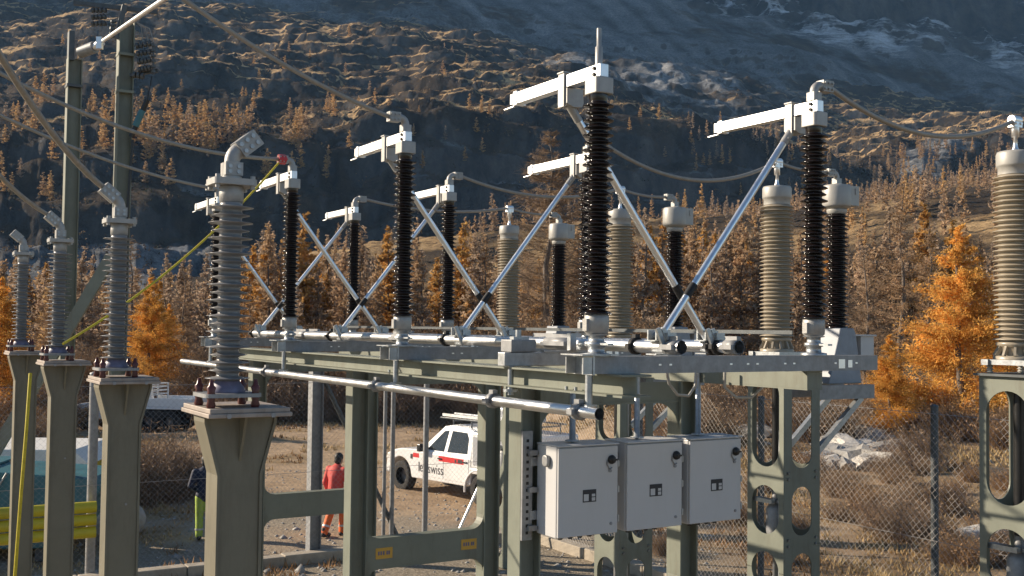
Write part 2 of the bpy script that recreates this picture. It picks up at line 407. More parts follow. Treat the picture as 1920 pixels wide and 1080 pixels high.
def mountain_material():
    ma = bpy.data.materials.new('mountain'); ma.use_nodes = True; t = ma.node_tree; b = t.nodes['Principled BSDF']
    b.inputs['Roughness'].default_value = .95; b.inputs['Specular IOR Level'].default_value = .05
    g = t.nodes.new('ShaderNodeNewGeometry')
    def noise(sc_, det=8, ro=.65, st=(1, 1, 1)):
        mp = t.nodes.new('ShaderNodeMapping'); mp.inputs['Scale'].default_value = st; t.links.new(g.outputs['Position'], mp.inputs['Vector'])
        n = t.nodes.new('ShaderNodeTexNoise'); n.inputs['Scale'].default_value = sc_; n.inputs['Detail'].default_value = det; n.inputs['Roughness'].default_value = ro
        t.links.new(mp.outputs['Vector'], n.inputs['Vector']); return n.outputs['Fac']
    def ramp(src, a, c1, b_, c2):
        r = t.nodes.new('ShaderNodeValToRGB'); e = r.color_ramp.elements
        e[0].position = a; e[0].color = (*c1, 1); e[1].position = b_; e[1].color = (*c2, 1); t.links.new(src, r.inputs['Fac']); return r.outputs['Color']
    def mix(f, a, b_):
        x = t.nodes.new('ShaderNodeMix'); x.data_type = 'RGBA'; t.links.new(f, x.inputs['Factor']); t.links.new(a, x.inputs['A']); t.links.new(b_, x.inputs['B']); return x.outputs['Result']
    def attr(n):
        a = t.nodes.new('ShaderNodeAttribute'); a.attribute_name = n; return a.outputs['Fac']
    def soft(a, nsrc, wd=.5):
        m1 = t.nodes.new('ShaderNodeMath'); m1.operation = 'MULTIPLY_ADD'; t.links.new(nsrc, m1.inputs[0]); m1.inputs[1].default_value = wd * 2; m1.inputs[2].default_value = -wd
        m2 = t.nodes.new('ShaderNodeMath'); m2.operation = 'ADD'; t.links.new(a, m2.inputs[0]); t.links.new(m1.outputs[0], m2.inputs[1])
        m3 = t.nodes.new('ShaderNodeMapRange'); m3.inputs['From Min'].default_value = .35; m3.inputs['From Max'].default_value = .65; t.links.new(m2.outputs[0], m3.inputs['Value'])
        return m3.outputs['Result']
    heath = ramp(noise(.07, 10, .75), .32, (.034, .030, .027), .72, (.12, .09, .062))
    grass = ramp(noise(.12, 14, .9, (.6, 1.6, 1.6)), .41, (.11, .072, .044), .57, (.66, .455, .24))
    scree = ramp(noise(.3, 10, .8), .34, (.065, .070, .080), .66, (.27, .275, .28))
    rock = ramp(noise(.05, 10, .75, (1, 1, .35)), .32, (.030, .033, .038), .7, (.135, .12, .105))
    snow = ramp(noise(.2), .3, (.5, .52, .56), .7, (.75, .77, .8))
    c = mix(soft(attr('grass'), noise(.045, 8, .7)), heath, grass)
    c = mix(soft(attr('scree'), noise(.06, 8, .7)), c, scree)
    c = mix(soft(attr('rock'), noise(.06, 8, .7)), c, rock)
    vm = t.nodes.new('ShaderNodeVectorMath'); vm.operation = 'SCALE'; t.links.new(c, vm.inputs[0]); t.links.new(attr('tone'), vm.inputs['Scale']); c = vm.outputs['Vector']
    c = mix(soft(attr('snow'), noise(.09, 12, .8, (.35, .35, 1.8)), .75), c, snow)
    t.links.new(c, b.inputs['Base Color'])
    bp = t.nodes.new('ShaderNodeBump'); bp.inputs['Strength'].default_value = .9; bp.inputs['Distance'].default_value = 5.
    t.links.new(noise(.09, 12, .75), bp.inputs['Height']); t.links.new(bp.outputs['Normal'], b.inputs['Normal'])
    return ma
seg_n = [30, 50, 90, 70, 110, 90, 70]
rows = []
for k, n in enumerate(seg_n):
    rows += [(k, t) for t in np.linspace(0, 1, n, endpoint=False)]
rows.append((6, 1.0))
bx = np.concatenate([np.linspace(-3200, -500, 130, endpoint=False), np.linspace(-500, 2420, 620, endpoint=False), np.linspace(2420, 3400, 40)])
# smooth the break lines a little across bearings
def smooth_interp(x, arr):
    w_ = [1, 2, 3, 2, 1]; o = 0
    for d, c in zip((-60, -30, 0, 30, 60), w_): o = o + c * np.interp(x + d, KX, arr)
    return o / sum(w_)
D8 = np.stack([smooth_interp(bx, KD[k]) for k in range(8)])
Y8 = np.stack([smooth_interp(bx, KY[k]) for k in range(8)])
Z8 = 3.3 + (612 - Y8) / FPX * D8
def hill(rows_, cols=slice(None)):
    MY = np.stack([D8[k, cols] * (1 - t) + D8[k + 1, cols] * t for k, t in rows_])
    MZ = []
    for k, t in rows_:
        tt = t
        if k == 2: tt = .2 * t / .68 if t < .68 else .2 + .8 * ((t - .68) / .32) ** .85       # apron, then cliff
        if k == 3: tt = .6 * t + .4 * t * t
        MZ.append(Z8[k, cols] * (1 - tt) + Z8[k + 1, cols] * tt)
    return MY, np.stack(MZ)
MY, MZ = hill(rows)
MX = MY * ((bx - 960) / FPX)[None, :]
kk = np.array([k + t for k, t in rows])[:, None] * np.ones_like(MX)
am = sstep(kk, .4, 1.6)
# relief: gullies and knobs
big = fbm(MX / 170, MY / 170, 5, 31); knob = fbm(MX / 62, MY / 40, 5, 41, .55, True); fine = fbm(MX / 16, MY / 16, 4, 51)
bench = sstep(kk, 3.0, 3.25) * (1 - sstep(kk, 4.9, 5.4))
cliff = sstep(kk, 2.1, 2.6) * (1 - sstep(kk, 2.95, 3.15))
upper = sstep(kk, 5.2, 6.0)
colx = bx[None, :] * np.ones_like(MX)
gully = fbm(colx / 70, kk * .6, 5, 61, .55, True)
hum = fbm(MX / 90, MY / 52, 6, 43, .58)
MZ = MZ + am * (big * 18 + fine * 2.5) + bench * (hum * 8 * (.35 + 1.3 * sstep(fbm(MX / 260, MY / 180, 3, 49), -.2, .35)) * (.5 + .5 * sstep(kk, 3.1, 3.6)) + fbm(MX / 30, MY / 22, 5, 47, .62) * 3.2 + big * 12 + fine * 3) + cliff * (knob * 5 + gully * 5)
rockzone = upper * sstep(colx + 160 * fbm(colx / 200, kk * 2, 3, 71), 1130, 1330) * sstep(kk + .12 * fbm(colx / 60, kk * 3, 3, 73), 5.2, 5.42)
MZ = MZ + upper * (gully * 15 + big * 22) * (1 - .3 * rockzone) + rockzone * (fbm(MX / 60, MZ / 45, 5, 81, .5, True) * 22 + fbm(MX / 240, MZ / 70, 3, 83) * 40)
# ledges: the benches and cliffs step up in uneven terraces
ph = (MZ + 14 * fbm(MX / 90, MY / 70, 4, 301)) / 15.
am2 = sstep(fbm(MX / 150, MY / 110, 3, 305), -.25, .2)
MZ = MZ + bench * (2.3 * np.sin(2 * np.pi * ph) * (.35 + .65 * am2) + .8 * np.sin(2 * np.pi * (ph * 2.37 + 2 * fbm(MX / 40, MY / 30, 3, 307)))) + cliff * 3.2 * np.sin(2 * np.pi * (ph * .62 + .6 * fbm(MX / 50, MY / 50, 3, 309))) * am2
gyY, gyX = np.gradient(MY), np.gradient(MX)
dz = np.gradient(MZ, axis=0) / np.maximum(np.gradient(MY, axis=0), .3)
n3 = fbm(MX / 13, MY / 9, 4, 97, .6); n1 = fbm(MX / 90, MY / 60, 5, 91); n2 = fbm(MX / 30, MY / 22, 4, 95)
stony = np.exp(-((colx - 1240) / 330) ** 2) * sstep(kk, 3.5, 4.3) * .75
grassA = np.clip(bench * (1.02 - .75 * (1 - sstep(colx, 450, 800)) * (1 - sstep(kk, 3.75, 4.15)) - stony - sstep(dz, .4, .9) * .8 - sstep(dz, .45, .7) * .5 + n1 * .7 + n2 * .6 + n3 * .9) + (.42 + n1 * .6 + n2 * .5) * (1 - sstep(kk, 1.9, 2.3)), 0, 1)
screeA = np.clip(stony * (.9 + n2) * bench + sstep(kk, 4.7, 5.15) * (.55 + n1 * .8) + upper * .9 * (1 - rockzone) + (sstep(kk, 2.0, 2.25) * (1 - sstep(kk, 2.62, 2.8))) * (1 - sstep(colx, 300, 900)) * (.8 + n2) + sstep(n2, .18, .35) * .5 * cliff, 0, 1)
bl = np.exp(-((colx - 1745) / 60) ** 2 - ((kk - 3.02) / .22) ** 2)
screeA = np.clip(screeA + bl * 1.3, 0, 1)
rockA = np.clip(sstep(dz, .75, 1.3) * (.7 + n2) * (kk > 2.2) + rockzone * .75, 0, 1)
snowA = np.clip(sstep(kk, 5.2, 5.6) * sstep(colx + 200 * n1, 1120, 1380) * (.34 - sstep(dz, .8, 1.5) * .45 + n1 * .5 + .25 * fbm(colx / 40, MZ / 14, 4, 87)), 0, 1)
streak = fbm((colx + 260 * kk) / 26, kk * 1.1, 4, 88) * sstep(kk, 4.5, 5.0) * .55 + fbm((colx - 150 * kk) / 30, kk * 1.6, 4, 89) * sstep(kk, 2.0, 2.4) * (1 - sstep(kk, 4.3, 4.8)) * .8
toneA = np.clip(1 + 1.1 * streak + .5 * n2 * sstep(kk, 2.0, 2.4), .45, 1.8)
mo = grid_obj('mountain', MX, MY, MZ, {'tone': toneA, 'grass': grassA, 'scree': screeA, 'rock': rockA, 'snow': snowA}, mountain_material()); tag(mo, kind='structure')
def hill_at(x, kt):
    i = int(np.clip(np.searchsorted(bx, x), 0, len(bx) - 1)); j = int(np.clip(np.searchsorted(kk[:, 0], kt), 0, len(rows) - 1))
    return MX[j, i], MY[j, i], MZ[j, i]

# ------------------------------------------------------------------ disconnector poles
def ribs(z0, z1, n, core, r1, r2, tilt=.0):
    p = [(core, z0)]; s = (z1 - z0) / n
    for i in range(n):
        z = z0 + i * s; r = r1 if i % 2 == 0 else r2
        p += [(core, z + .12 * s), (core + .25 * (r - core), z + .26 * s), (r - .004, z + .34 * s), (r, z + .42 * s), (r - .003, z + .52 * s), (core + .2 * (r - core), z + .78 * s), (core, z + .92 * s)]
    p.append((core, z1)); return p
H0, H1, ZA = 3.373, 4.658, 4.794
UW = 1.76
def bolts(mb, pts, r=.009, h=.012, axis='y', n=6):
    for p in pts: mb.lathe([(r, 0), (r, h)], p, n, axis)
    return mb
def make_pole():
    T = Thing('disconnector', 'x', 'disconnector', 0, 0, 3.045)
    mb = MB()
    # two back-to-back channels with a slot between
    for s_ in (-1, 1):
        a = s_ * .058; b = s_ * .052
        mb.box((-.06, min(a, b), 3.045), (2.31, max(a, b), 3.145))
        mb.box((-.06, s_ * .0515, 3.139), (2.31, s_ * .014, 3.1449)); mb.box((-.06, s_ * .0515, 3.0451), (2.31, s_ * .014, 3.051))
    T.part('base_beam', mb, M['galvdull'])
    mb = MB(); mb.box((-.075, -.075, 3.04), (-.062, .12, 3.15)); mb.box((-.14, -.07, 3.045), (-.076, -.062, 3.14)); mb.box((-.14, .1, 3.045), (-.076, .108, 3.14)); mb.box((-.16, -.09, 3.1505), (.1, .13, 3.158))
    T.part('end_bracket', mb, M['galv'])
    mb = MB()
    for uu in (.42, .50, .98, 1.12, 1.20, 1.44, 1.52, 1.9, 2.1): mb.box((uu - .01, -.0605, 3.09), (uu + .01, -.0585, 3.1))
    mb.box((1.93, -.0602, 3.06), (1.99, -.0584, 3.12)); mb.box((2.02, -.0602, 3.065), (2.06, -.0584, 3.115))
    T.part('bolt_heads', mb, M['alu'])
    for uu, nm in ((0, 'near'), (UW, 'far')):
        mb = MB(); mb.lathe([(.085, 3.146), (.085, 3.16), (.05, 3.165), (.048, 3.2), (.062, 3.205), (.062, 3.225), (.045, 3.23), (.045, 3.262), (.07, 3.266), (.07, 3.273)], (uu, 0, 0), 20)
        mb.box((uu - .02, -.14, 3.21), (uu + .02, .02, 3.222))
        T.part('bearing', mb, M['galv'])
        mb = MB(); mb.lathe([(.06, 3.274), (.071, 3.285), (.073, 3.35), (.071, 3.38), (.062, 3.388)], (uu, 0, 0), 24)
        mb.box((uu - .085, -.02, 3.29), (uu - .06, .02, 3.36))
        T.part('flange_pot', mb, M['cast'])
        mb = MB(); mb.lathe(ribs(H0, H1 - .04, 29, .052, .091, .082) + [(.055, H1 - .03), (.056, H1)], (uu, 0, 0), 28)
        T.part('insulator', mb, M['porcelain'])
        mb = MB(); mb.prism([(uu - .06, -.055), (uu - .045, -.07), (uu + .05, -.07), (uu + .066, -.055), (uu + .066, .055), (uu + .05, .07), (uu - .045, .07), (uu - .06, .055)], H1 + .001, 4.755, 'xy')
        T.part('head_casting', mb, M['cast'], .006)
        mb = MB(); mb.box((uu - .03, -.055, 4.7565), (uu + .03, .9, 4.832))
        arm = T.part('arm', mb, M['alu'], .003)
        mb = MB()
        mb.box((uu - .032, .902, 4.762), (uu + .032, .945, 4.827)); T.part('contact_tip', mb, M['alu'], parent=arm)
        mb = MB(); mb.cur = 0; mb.box((uu - .036, .862, 4.75), (uu + .036, .9, 4.838))
        mb.cur = 1
        bolts(mb, [(uu - .036, q, zz) for q in (.87, .89) for zz in (4.77, 4.815)], .008, .01, 'x')
        T.part('bolted_collar', mb, [M['alu'], M['rubber']], parent=arm)
        mb = MB(); bolts(mb, [(uu - .042, .0, zz) for zz in (4.775, 4.812)], .012, .012, 'x'); bo_ = T.part('bolt_heads', mb, M['rubber'], parent=arm)
        mb = MB(); mb.tube([(uu - .03, .90, 4.742), (uu - .04, 1.0, 4.735)], .007, 6); T.part('arcing_pin', mb, M['alu'], parent=arm)
        vb = .33 if uu == 0 else .19; sg = 1 if uu == 0 else -1
        mb = MB()
        mb.box((uu - .043, vb - .03, 4.64), (uu - .032, vb + .03, 4.845)); mb.box((uu + .032, vb - .03, 4.70), (uu + .043, vb + .03, 4.845)); mb.box((uu - .05, vb - .034, 4.8455), (uu + .05, vb + .034, 4.853))
        mb.prism([(uu - .0315, 4.66), (uu + .02, 4.64), (uu + .08, 4.645), (uu + .09, 4.67), (uu + .085, 4.752), (uu - .0315, 4.752)], vb - .05, vb + .05)
        T.part('contact_clamp', mb, M['cast'])
        # earthing blade
        a = Vector((uu + .03 * sg, vb, 4.645)); b = Vector((1.13 if uu == 0 else .61, vb, 3.235))
        d = (b - a)
        mb = MB(); mb.tube([a, a + d * .75], .0235, 12); mb.tube([a + d * .8, b], .024, 12)
        bl = T.part('earthing_blade', mb, M['tube'])
        mb = MB(); mb.tube([a + d * .748, a + d * .802], .0275, 12)
        T.part('black_sleeve', mb, M['rubber'], parent=bl)
        mb = MB(); mb.tube([a - d * .012, a + d * .055], .0262, 12); bolts(mb, [a + d * .03 + Vector((0, -.028, 0))], .012, .01, 'y')
        T.part('blade_contact', mb, M['cast'], parent=bl)
        ub = b.x
        mb = MB()
        mb.box((ub - .06, vb - .05, 3.146), (ub + .06, vb + .05, 3.153)); mb.box((ub - .055, vb - .045, 3.236), (ub + .055, vb - .035, 3.30)); mb.box((ub - .055, vb + .035, 3.236), (ub + .055, vb + .045, 3.30))
        mb.box((ub - .07, vb - .05, 3.23), (ub + .07, vb + .05, 3.238)); mb.lathe([(.02, -.07), (.02, .07)], (ub, vb, 3.265), 10, 'y')
        mb.bar((ub - .02, vb - .1, 3.16), (ub - .09, vb - .1, 3.31), .02, .03); mb.bar((ub + .02, vb - .1, 3.16), (ub - .05, vb - .1, 3.31), .02, .03)
        mb.tube([(ub, vb - .12, 3.28), (ub + .03, vb - .08, 3.21), (ub + .06, vb - .03, 3.16)], .008, 6); mb.box((ub - .035, vb - .13, 3.24), (ub + .035, vb - .055, 3.285))
        T.part('blade_hinge', mb, M['galv'])
    mb = MB(); mb.tube([(-.05, 0, 2.86), (-.05, 0, 3.04)], .022, 10); mb.box((-.085, -.03, 2.858), (-.015, .03, 2.87))
    T.part('drop_rod', mb, M['galv'])
    return T
pole = make_pole()
labs = ['nearest switch pole, tall black ribbed insulators left of the cabinets with two silver arms raised',
        'second switch pole back, its left insulator topped by a bent cable clamp above the tube',
        'third switch pole back, its left insulator joined to a cable by a red clamp',
        'farthest switch pole, its front insulator hidden behind the big grey ribbed cable end']
poles = [pole.e] + [copy_tree(pole.e) for _ in range(3)]
for i, p in enumerate(poles):
    p.location = W(0, 2.6 * i, 3.045); tag(p, labs[i], 'disconnector', 'open disconnector poles on the green frame')
def elbow(T, uu, vv, z, du, name='cable_clamp', parent=None):
    L = .10
    pts = [(uu, vv, z), (uu, vv, z + .06)]
    for k in range(1, 6):
        a = math.pi / 2 * k / 5
        pts.append((uu + du * .05 * (1 - math.cos(a)), vv, z + .06 + .05 * math.sin(a)))
    pts.append((uu + du * (.05 + L), vv, z + .11))
    mb = MB(); mb.tube(pts, .03, 10)
    for sz in (-1, 1):
        a_, b_ = sorted((uu + du * .055, uu + du * .15)); mb.box((a_, vv - .033, z + .11 + sz * .004), (b_, vv + .033, z + .11 + sz * .038)); mb.box((uu + sz * .004, vv - .033, z + .002), (uu + sz * .036, vv + .033, z + .058))
    bolts(mb, [(uu + du * (.068 + .034 * k), vv - .045, z + .11 + sz * .02) for k in range(3) for sz in (-1, 1)], .009, .012, 'y')
    mb.lathe([(.038, 0), (.038, .05)], (uu, vv, z), 10)
    o = mb.build(name, M['cast'], parent, T)
    return (uu + du * (.05 + L), vv, z + .11)
OFFP = (0, 0, 3.045)
endA = {}; endB = {}
mb = MB(); mb.lathe([(.022, 4.8325), (.022, 4.94), (.014, 4.945), (.014, 5.05)], (0, 0, 0), 12); mb.build('terminal_stud', M['cast'], poles[0], OFFP)
for i in range(1, 4):
    e = elbow(OFFP, 0, .0, 4.833, -1, parent=poles[i]); endA[i] = (e[0], e[1] + 2.6 * i, e[2])
for i in range(4):
    e = elbow(OFFP, UW, .0, 4.833, 1, parent=poles[i]); endB[i] = (e[0], e[1] + 2.6 * i, e[2])
rc = MB(); rc.lathe([(.045, 0), (.05, .02), (.05, .07), (.03, .09)], (-.15, 0, 4.943), 12, 'x'); rc.build('earthing_clamp', M['red'], poles[2], OFFP)['label'] = 'red screw clamp of the earthing lead'
# ------------------------------------------------------------------ shafts
def shaft(name, u, z, v0, v1, r, rings, label, group, mt='tube', hollow=True):
    T = Thing(name, label, 'metal tube', u, v0, z, group)
    mb = MB(); mb.tube([(u, v0, z), (u, v1, z)], r, 16, caps=False)
    mb.tube([(u, v1, z), (u, v0 + .0, z)], r * .86, 16, caps=False)
    T.part('tube_wall', mb, M[mt])
    mb = MB(); mb.lathe([(0.0001, 0), (r * .86, .0)], (u, v0 + .06, z), 16, 'y', False); T.part('dark_bore', mb, M['rubber'])  # black disc stands in for the dark inside the open tube
    for vv, w_, rr in rings:
        mb = MB(); mb.lathe([(r + .001, -w_ / 2), (rr, -w_ / 2), (rr, w_ / 2), (r + .001, w_ / 2)], (u, vv, z), 16, 'y', False)
        mb.box((u - .018, vv - w_ / 2, z + r), (u + .018, vv + w_ / 2, z + rr + .02)); mb.box((u - rr - .02, vv - w_ / 2, z - .015), (u - r, vv + w_ / 2, z + .015))
        T.part('clamp_ring', mb, M['rubber' if w_ < .05 else 'galvdull'])
    return T
G3 = 'long drive tubes of the switchgear'
shaft('drive_tube', .61, 3.197, -.03, 8.3, .041, [(q + .42, .035, .055) for q in (0, 2.6, 5.2, 7.8)] + [(.05, .12, .047)] + [(1.3 + 2.6 * q, .3, .046) for q in range(3)], 'bright upper tube nearer the black insulators, crossing behind them at beam height', G3)
shaft('drive_tube', 1.13, 3.197, .03, 8.3, .041, [(.28, .03, .056), (.22, .03, .056), (.09, .11, .048)] + [(2.3 + 2.6 * q, .3, .046) for q in range(3)], 'bright upper tube ending in a dark open mouth right of its twin', G3)
shaft('drive_tube', -.09, 2.828, -.16, 8.95, .033, [(q, .05, .05) for q in (5.6, 2.87, 1.02, .04)], 'long low shiny tube running under the beams above the cabinets', G3)
mb = MB(); mb.box((1.655, .09, 3.281), (1.665, 8.2, 3.307))
single('coupling_bar', mb, M['darkgalv'], 'thin flat grey bar joining the far insulators at eye height', 'metal bar', 1.66, .09, 3.29)
# drive bracket between the first two poles
T = Thing('drive_bracket', 'grey switch drive bracket on the beam just left of the nearest black insulator', 'bracket', .03, 1.05, 3.05)
mb = MB(); mb.box((.0, 1.03, 3.05), (.62, 1.12, 3.14)); T.part('channel', mb, M['galv'], .004)
mb = MB(); mb.box((.045, 1.02, 3.142), (.24, 1.16, 3.225)); T.part('gear_housing', mb, M['galvdull'], .006)
mb = MB(); mb.box((.3, 1.02, 3.142), (.7, 1.06, 3.155)); T.part('crank_lever', mb, M['galv'])
mb = MB(); mb.box((.5, 1.0, 3.1555), (.55, 1.04, 3.27)); T.part('crank_pin', mb, M['galv'])
mb = MB(); mb.tube([(.06, 1.05, 3.05), (.06, 1.05, 2.86)], .02, 10); mb.lathe([(.05, 2.88), (.05, 2.9)], (.06, 1.05, 0), 10); T.part('drop_rod', mb, M['galv'])
mb = MB()
mb.box((.08, 1.05, 3.226), (.2, 1.1, 3.245)); mb.tube([(.14, 1.09, 3.24), (.14, 1.09, 3.29)], .02, 8)
T.part('gear_cover', mb, M['galv'])
# ------------------------------------------------------------------ olive frame
def hsec(mb, u0, u1, v0, v1, z0, z1, tf=.014):
    mb.box((u0, v0, z0), (u0 + tf, v1, z1)); mb.box((u1 - tf, v0, z0), (u1, v1, z1)); c = (v0 + v1) / 2
    mb.box((u0 + tf, c - .006, z0), (u1 - tf, c + .006, z1))
def fillet_rect_poly(u0, u1, z0, z1, r, n=6):
    p = []
    for (cx, cz, a0) in ((u1 - r, z1 - r, 0), (u0 + r, z1 - r, 90), (u0 + r, z0 + r, 180), (u1 - r, z0 + r, 270)):
        for k in range(n + 1):
            a = math.radians(a0 + 90 * k / n); p.append((cx + r * math.cos(a), cz + r * math.sin(a)))
    return p
def haunch(mb, u, z, su, sz, r, v0, v1, n=6):
    p = [(u, z)]
    for k in range(n + 1):
        a = math.pi / 2 * k / n
        p.append((u + su * r * (1 - math.sin(a)), z + sz * r * (1 - math.cos(a))))
    if su * sz < 0: p = p[::-1]
    mb.prism(p, v0, v1)
def portal(v, label):
    T = Thing('portal_frame', label, 'steel frame', .25, v, 0, 'olive portal frames under the switch')
    for (a, b) in ((.25, .42), (1.66, 1.83)):
        mb = MB(); hsec(mb, a, b, v - .08, v + .08, .02, 2.914); mb.box((a - .06, v - .13, 0), (b + .06, v + .13, .02)); T.part('leg', mb, M['olive'])
    mb = MB(); mb.box((.421, v - .05, 2.77), (1.659, v - .04, 2.914)); mb.box((.421, v - .06, 2.757), (1.659, v + .06, 2.769))
    haunch(mb, .421, 2.7565, 1, -1, .2, v - .05, v - .04); haunch(mb, 1.659, 2.7565, -1, -1, .2, v - .05, v - .04)
    T.part('top_beam', mb, M['olive'])
    mb = MB(); mb.box((.421, v - .06, 1.05), (1.659, v + .06, 1.335))
    for z, sz in ((1.3355, 1), (1.0495, -1)): haunch(mb, .421, z, 1, sz, .13, v - .06, v + .06); haunch(mb, 1.659, z, -1, sz, .13, v - .06, v + .06)
    rail = T.part('cross_rail', mb, M['olive'])
    for uu in ((.60, 1.5) if 4 < v < 5 else ()):
        mb = MB(); mb.cur = 0; mb.box((uu - .085, v - .064, 1.145), (uu + .085, v - .0605, 1.245)); mb.cur = 1
        for q in (-.055, -.03, -.005, .03, .05): mb.box((uu + q - .008, v - .0655, 1.18), (uu + q + .008, v - .0643, 1.215))
        T.part('warning_plate', mb, [M['orange'], M['label']], parent=rail)
    return T
portal(1.3, 'olive steel portal frame standing right behind the grey cabinets')
portal(4.25, 'olive portal frame in front of the white pickup, two orange plates on its low rail')
portal(7.2, 'farthest olive portal frame, its rail crossing the person in red')
for (a, b, lab, tf) in ((.07, .21, 'long olive I-beam on the near side carrying the switch poles', True), (1.70, 1.84, 'olive beam on the far side with sunlit face above the ribbed tower', False)):
    T = Thing('longitudinal_beam', lab, 'steel beam', a, -.2, 2.92, 'olive beams under the switch poles')
    v0, v1 = (-.2, 8.1) if tf else (.0, 8.1)
    z0 = 2.915
    mb = MB(); c = (a + b) / 2
    if tf:
        mb.box((c - .005, v0, z0 + .012), (c + .005, v1, 3.032))
    else:
        mb.box((a, v0, z0 + .0125), (a + .008, v1, 3.0315)); mb.box((a + .009, v0, z0 + .0125), (b, v0 + .01, 3.0315))
    T.part('web', mb, M['olive'])
    mb = MB(); mb.box((a - .035 * tf, v0 - .001, 3.0325), (b + .035 * tf, v1, 3.0445)); T.part('top_flange', mb, M['olive'])
    mb = MB(); mb.box((a - .035 * tf, v0 - .001, z0), (b + .035 * tf, v1, z0 + .012)); T.part('bottom_flange', mb, M['olive'])
    mb = MB()
    for q in range(4):
        for s_ in (-.05, .05): mb.lathe([(.012, 0), (.012, .02)], (a + .03, 2.6 * q + s_ + .4, 3.0 if not tf else z0 + .0125), 6)
    T.part('bolt_heads', mb, M['galv'])
# ------------------------------------------------------------------ drive cabinets
TX = bpy.data.curves
def text_obj(s, size, loc, rot, mt, parent, name, ext=.0006, align='CENTER'):
    cu = TX.new(name, 'FONT'); cu.body = s; cu.size = size; cu.align_x = align; cu.align_y = 'CENTER'; cu.extrude = ext
    cu.materials.append(mt)
    o = bpy.data.objects.new(name, cu); COL.objects.link(o); bpy.context.view_layer.update()
    me = bpy.data.meshes.new_from_object(o.evaluated_get(bpy.context.evaluated_depsgraph_get())); bpy.data.objects.remove(o)
    o = bpy.data.objects.new(name, me); COL.objects.link(o); o.parent = parent; o.location = loc; o.rotation_euler = rot
    return o
cablabs = ['left grey drive cabinet, nearest, with a black knob and a sunlit side wall', 'middle grey drive cabinet between its two neighbours', 'right grey drive cabinet, farthest, next to the ribbed tower']
for i, u0 in enumerate((.365, .935, 1.50)):
    u1 = u0 + .495; v0, v1 = .93, 1.192; z0, z1 = 1.905, 2.51
    T = Thing('drive_cabinet', cablabs[i], 'cabinet', u0, v0, z0, 'grey motor drive cabinets')
    mb = MB(); mb.box((u0, v0 + .022, z0), (u1, v1, z1)); T.part('body', mb, M['cabinet'], .006)
    mb = MB(); mb.box((u0 - .004, v0 - .01, z1 + .001), (u1 + .004, v1, z1 + .012)); T.part('rain_roof', mb, M['cabinet'], .004)
    mb = MB(); mb.box((u0 + .003, v0, z0 + .004), (u1 - .003, v0 + .018, z1 - .008)); door = T.part('door', mb, M['cabinet'], .005)
    mb = MB(); mb.lathe([(.030, -.012), (.032, -.02), (.026, -.035), (.012, -.04)], (u1 - .06, v0 + .012, z1 - .10), 18, 'y'); mb.box((u1 - .072, v0 - .034, z1 - .106), (u1 - .03, v0 - .028, z1 - .094))
    T.part('knob', mb, M['blackpl'], parent=door)
    mb = MB(); mb.tube([(u1 - .095, v0 - .004, z1 - .10), (u1 - .1, v0 - .006, z1 - .13), (u1 - .075, v0 - .006, z1 - .165), (u1 - .055, v0 - .005, z1 - .155)], .0045, 6); mb.lathe([(.012, -.008), (.012, -.001)], (u1 - .07, v0, z1 - .175), 10, 'y')
    T.part('padlock_cord', mb, M['galvdull'], parent=door)
    mb = MB(); mb.lathe([(.011, -.006), (.011, -.0005)], (u1 - .06, v0, z0 + .07), 10, 'y'); T.part('lock', mb, M['galvdull'], parent=door)
    for zz in (z0 + .1, z0 + .3, z1 - .13):
        mb = MB(); mb.box((u1 + .0005, v0 + .002, zz - .022), (u1 + .012, v0 + .04, zz + .022)); T.part('hinge', mb, M['galv'])
    for q in (.1, .18, .26, .34):
        mb = MB(); mb.lathe([(.016, z0 - .03), (.02, z0 - .02), (.02, z0 - .0005)], (u0 + q, v0 + .12, 0), 10); T.part('cable_gland', mb, M['blackpl'])
    uc = u0 + .255; zc = z0 + .27
    mb = MB(); mb.cur = 0; mb.box((uc - .055, v0 - .0025, zc - .042), (uc + .055, v0 - .0005, zc + .042)); mb.cur = 1
    for (a, b, c, d) in ((-.048, .048, .018, .034), (-.004, .014, -.034, .012)): mb.box((uc + a, v0 - .0035, zc + c), (uc + b, v0 - .0026, zc + d))
    mb.cur = 2
    for (a, b, c, d) in ((-.048, -.008, -.034, .012), (.018, .046, -.006, .012), (.018, .046, -.034, -.012)): mb.box((uc + a, v0 - .0035, zc + c), (uc + b, v0 - .0026, zc + d))
    T.part('type_plate', mb, [M['darkprint'], M['darkprint'], M['cabinet']], parent=door)
    mb = MB(); mb.prism(fillet_rect_poly(v0 + .09, v0 + .16, z1 - .14, z1 - .06, .03), u0 - .03, u0 - .0005, 'yz'); T.part('vent_cap', mb, M['galvdull'], .008)
    for zz in (z0 + .12, z1 - .12):
        mb = MB(); mb.box((u0 - .05, v1 + .001, zz - .03), (u1 - .02, v1 + .03, zz + .03)); T.part('mounting_rail', mb, M['galv'])
    mb = MB(); mb.lathe([(.012, z1 + .012), (.012, z1 + .02), (.05, z1 + .022), (.05, z1 + .03), (.022, z1 + .035), (.02, 3.0)], (u0 + .185 if i else u0 + .2, v0 + .13, 0), 12); T.part('operating_rod', mb, M['galv'])
T = Thing('cabinet_bracket', 'galvanised slotted bracket left of the nearest cabinet', 'bracket', .2, 1.2, 1.8)
mb = MB(); mb.box((.25, 1.195, 1.86), (.33, 1.215, 2.60)); T.part('upright', mb, M['galvdull'])
for zz in (1.94, 2.2, 2.45):
    mb = MB(); mb.box((.29, 1.165, zz - .015), (.355, 1.194, zz + .02)); T.part('clip', mb, M['galvdull'])
mb = MB()
for k in range(14):
    mb = MB(); mb.box((.28, 1.1935, 1.9 + .048 * k), (.30, 1.1949, 1.92 + .048 * k)); T.part('slot', mb, M['rubber'])
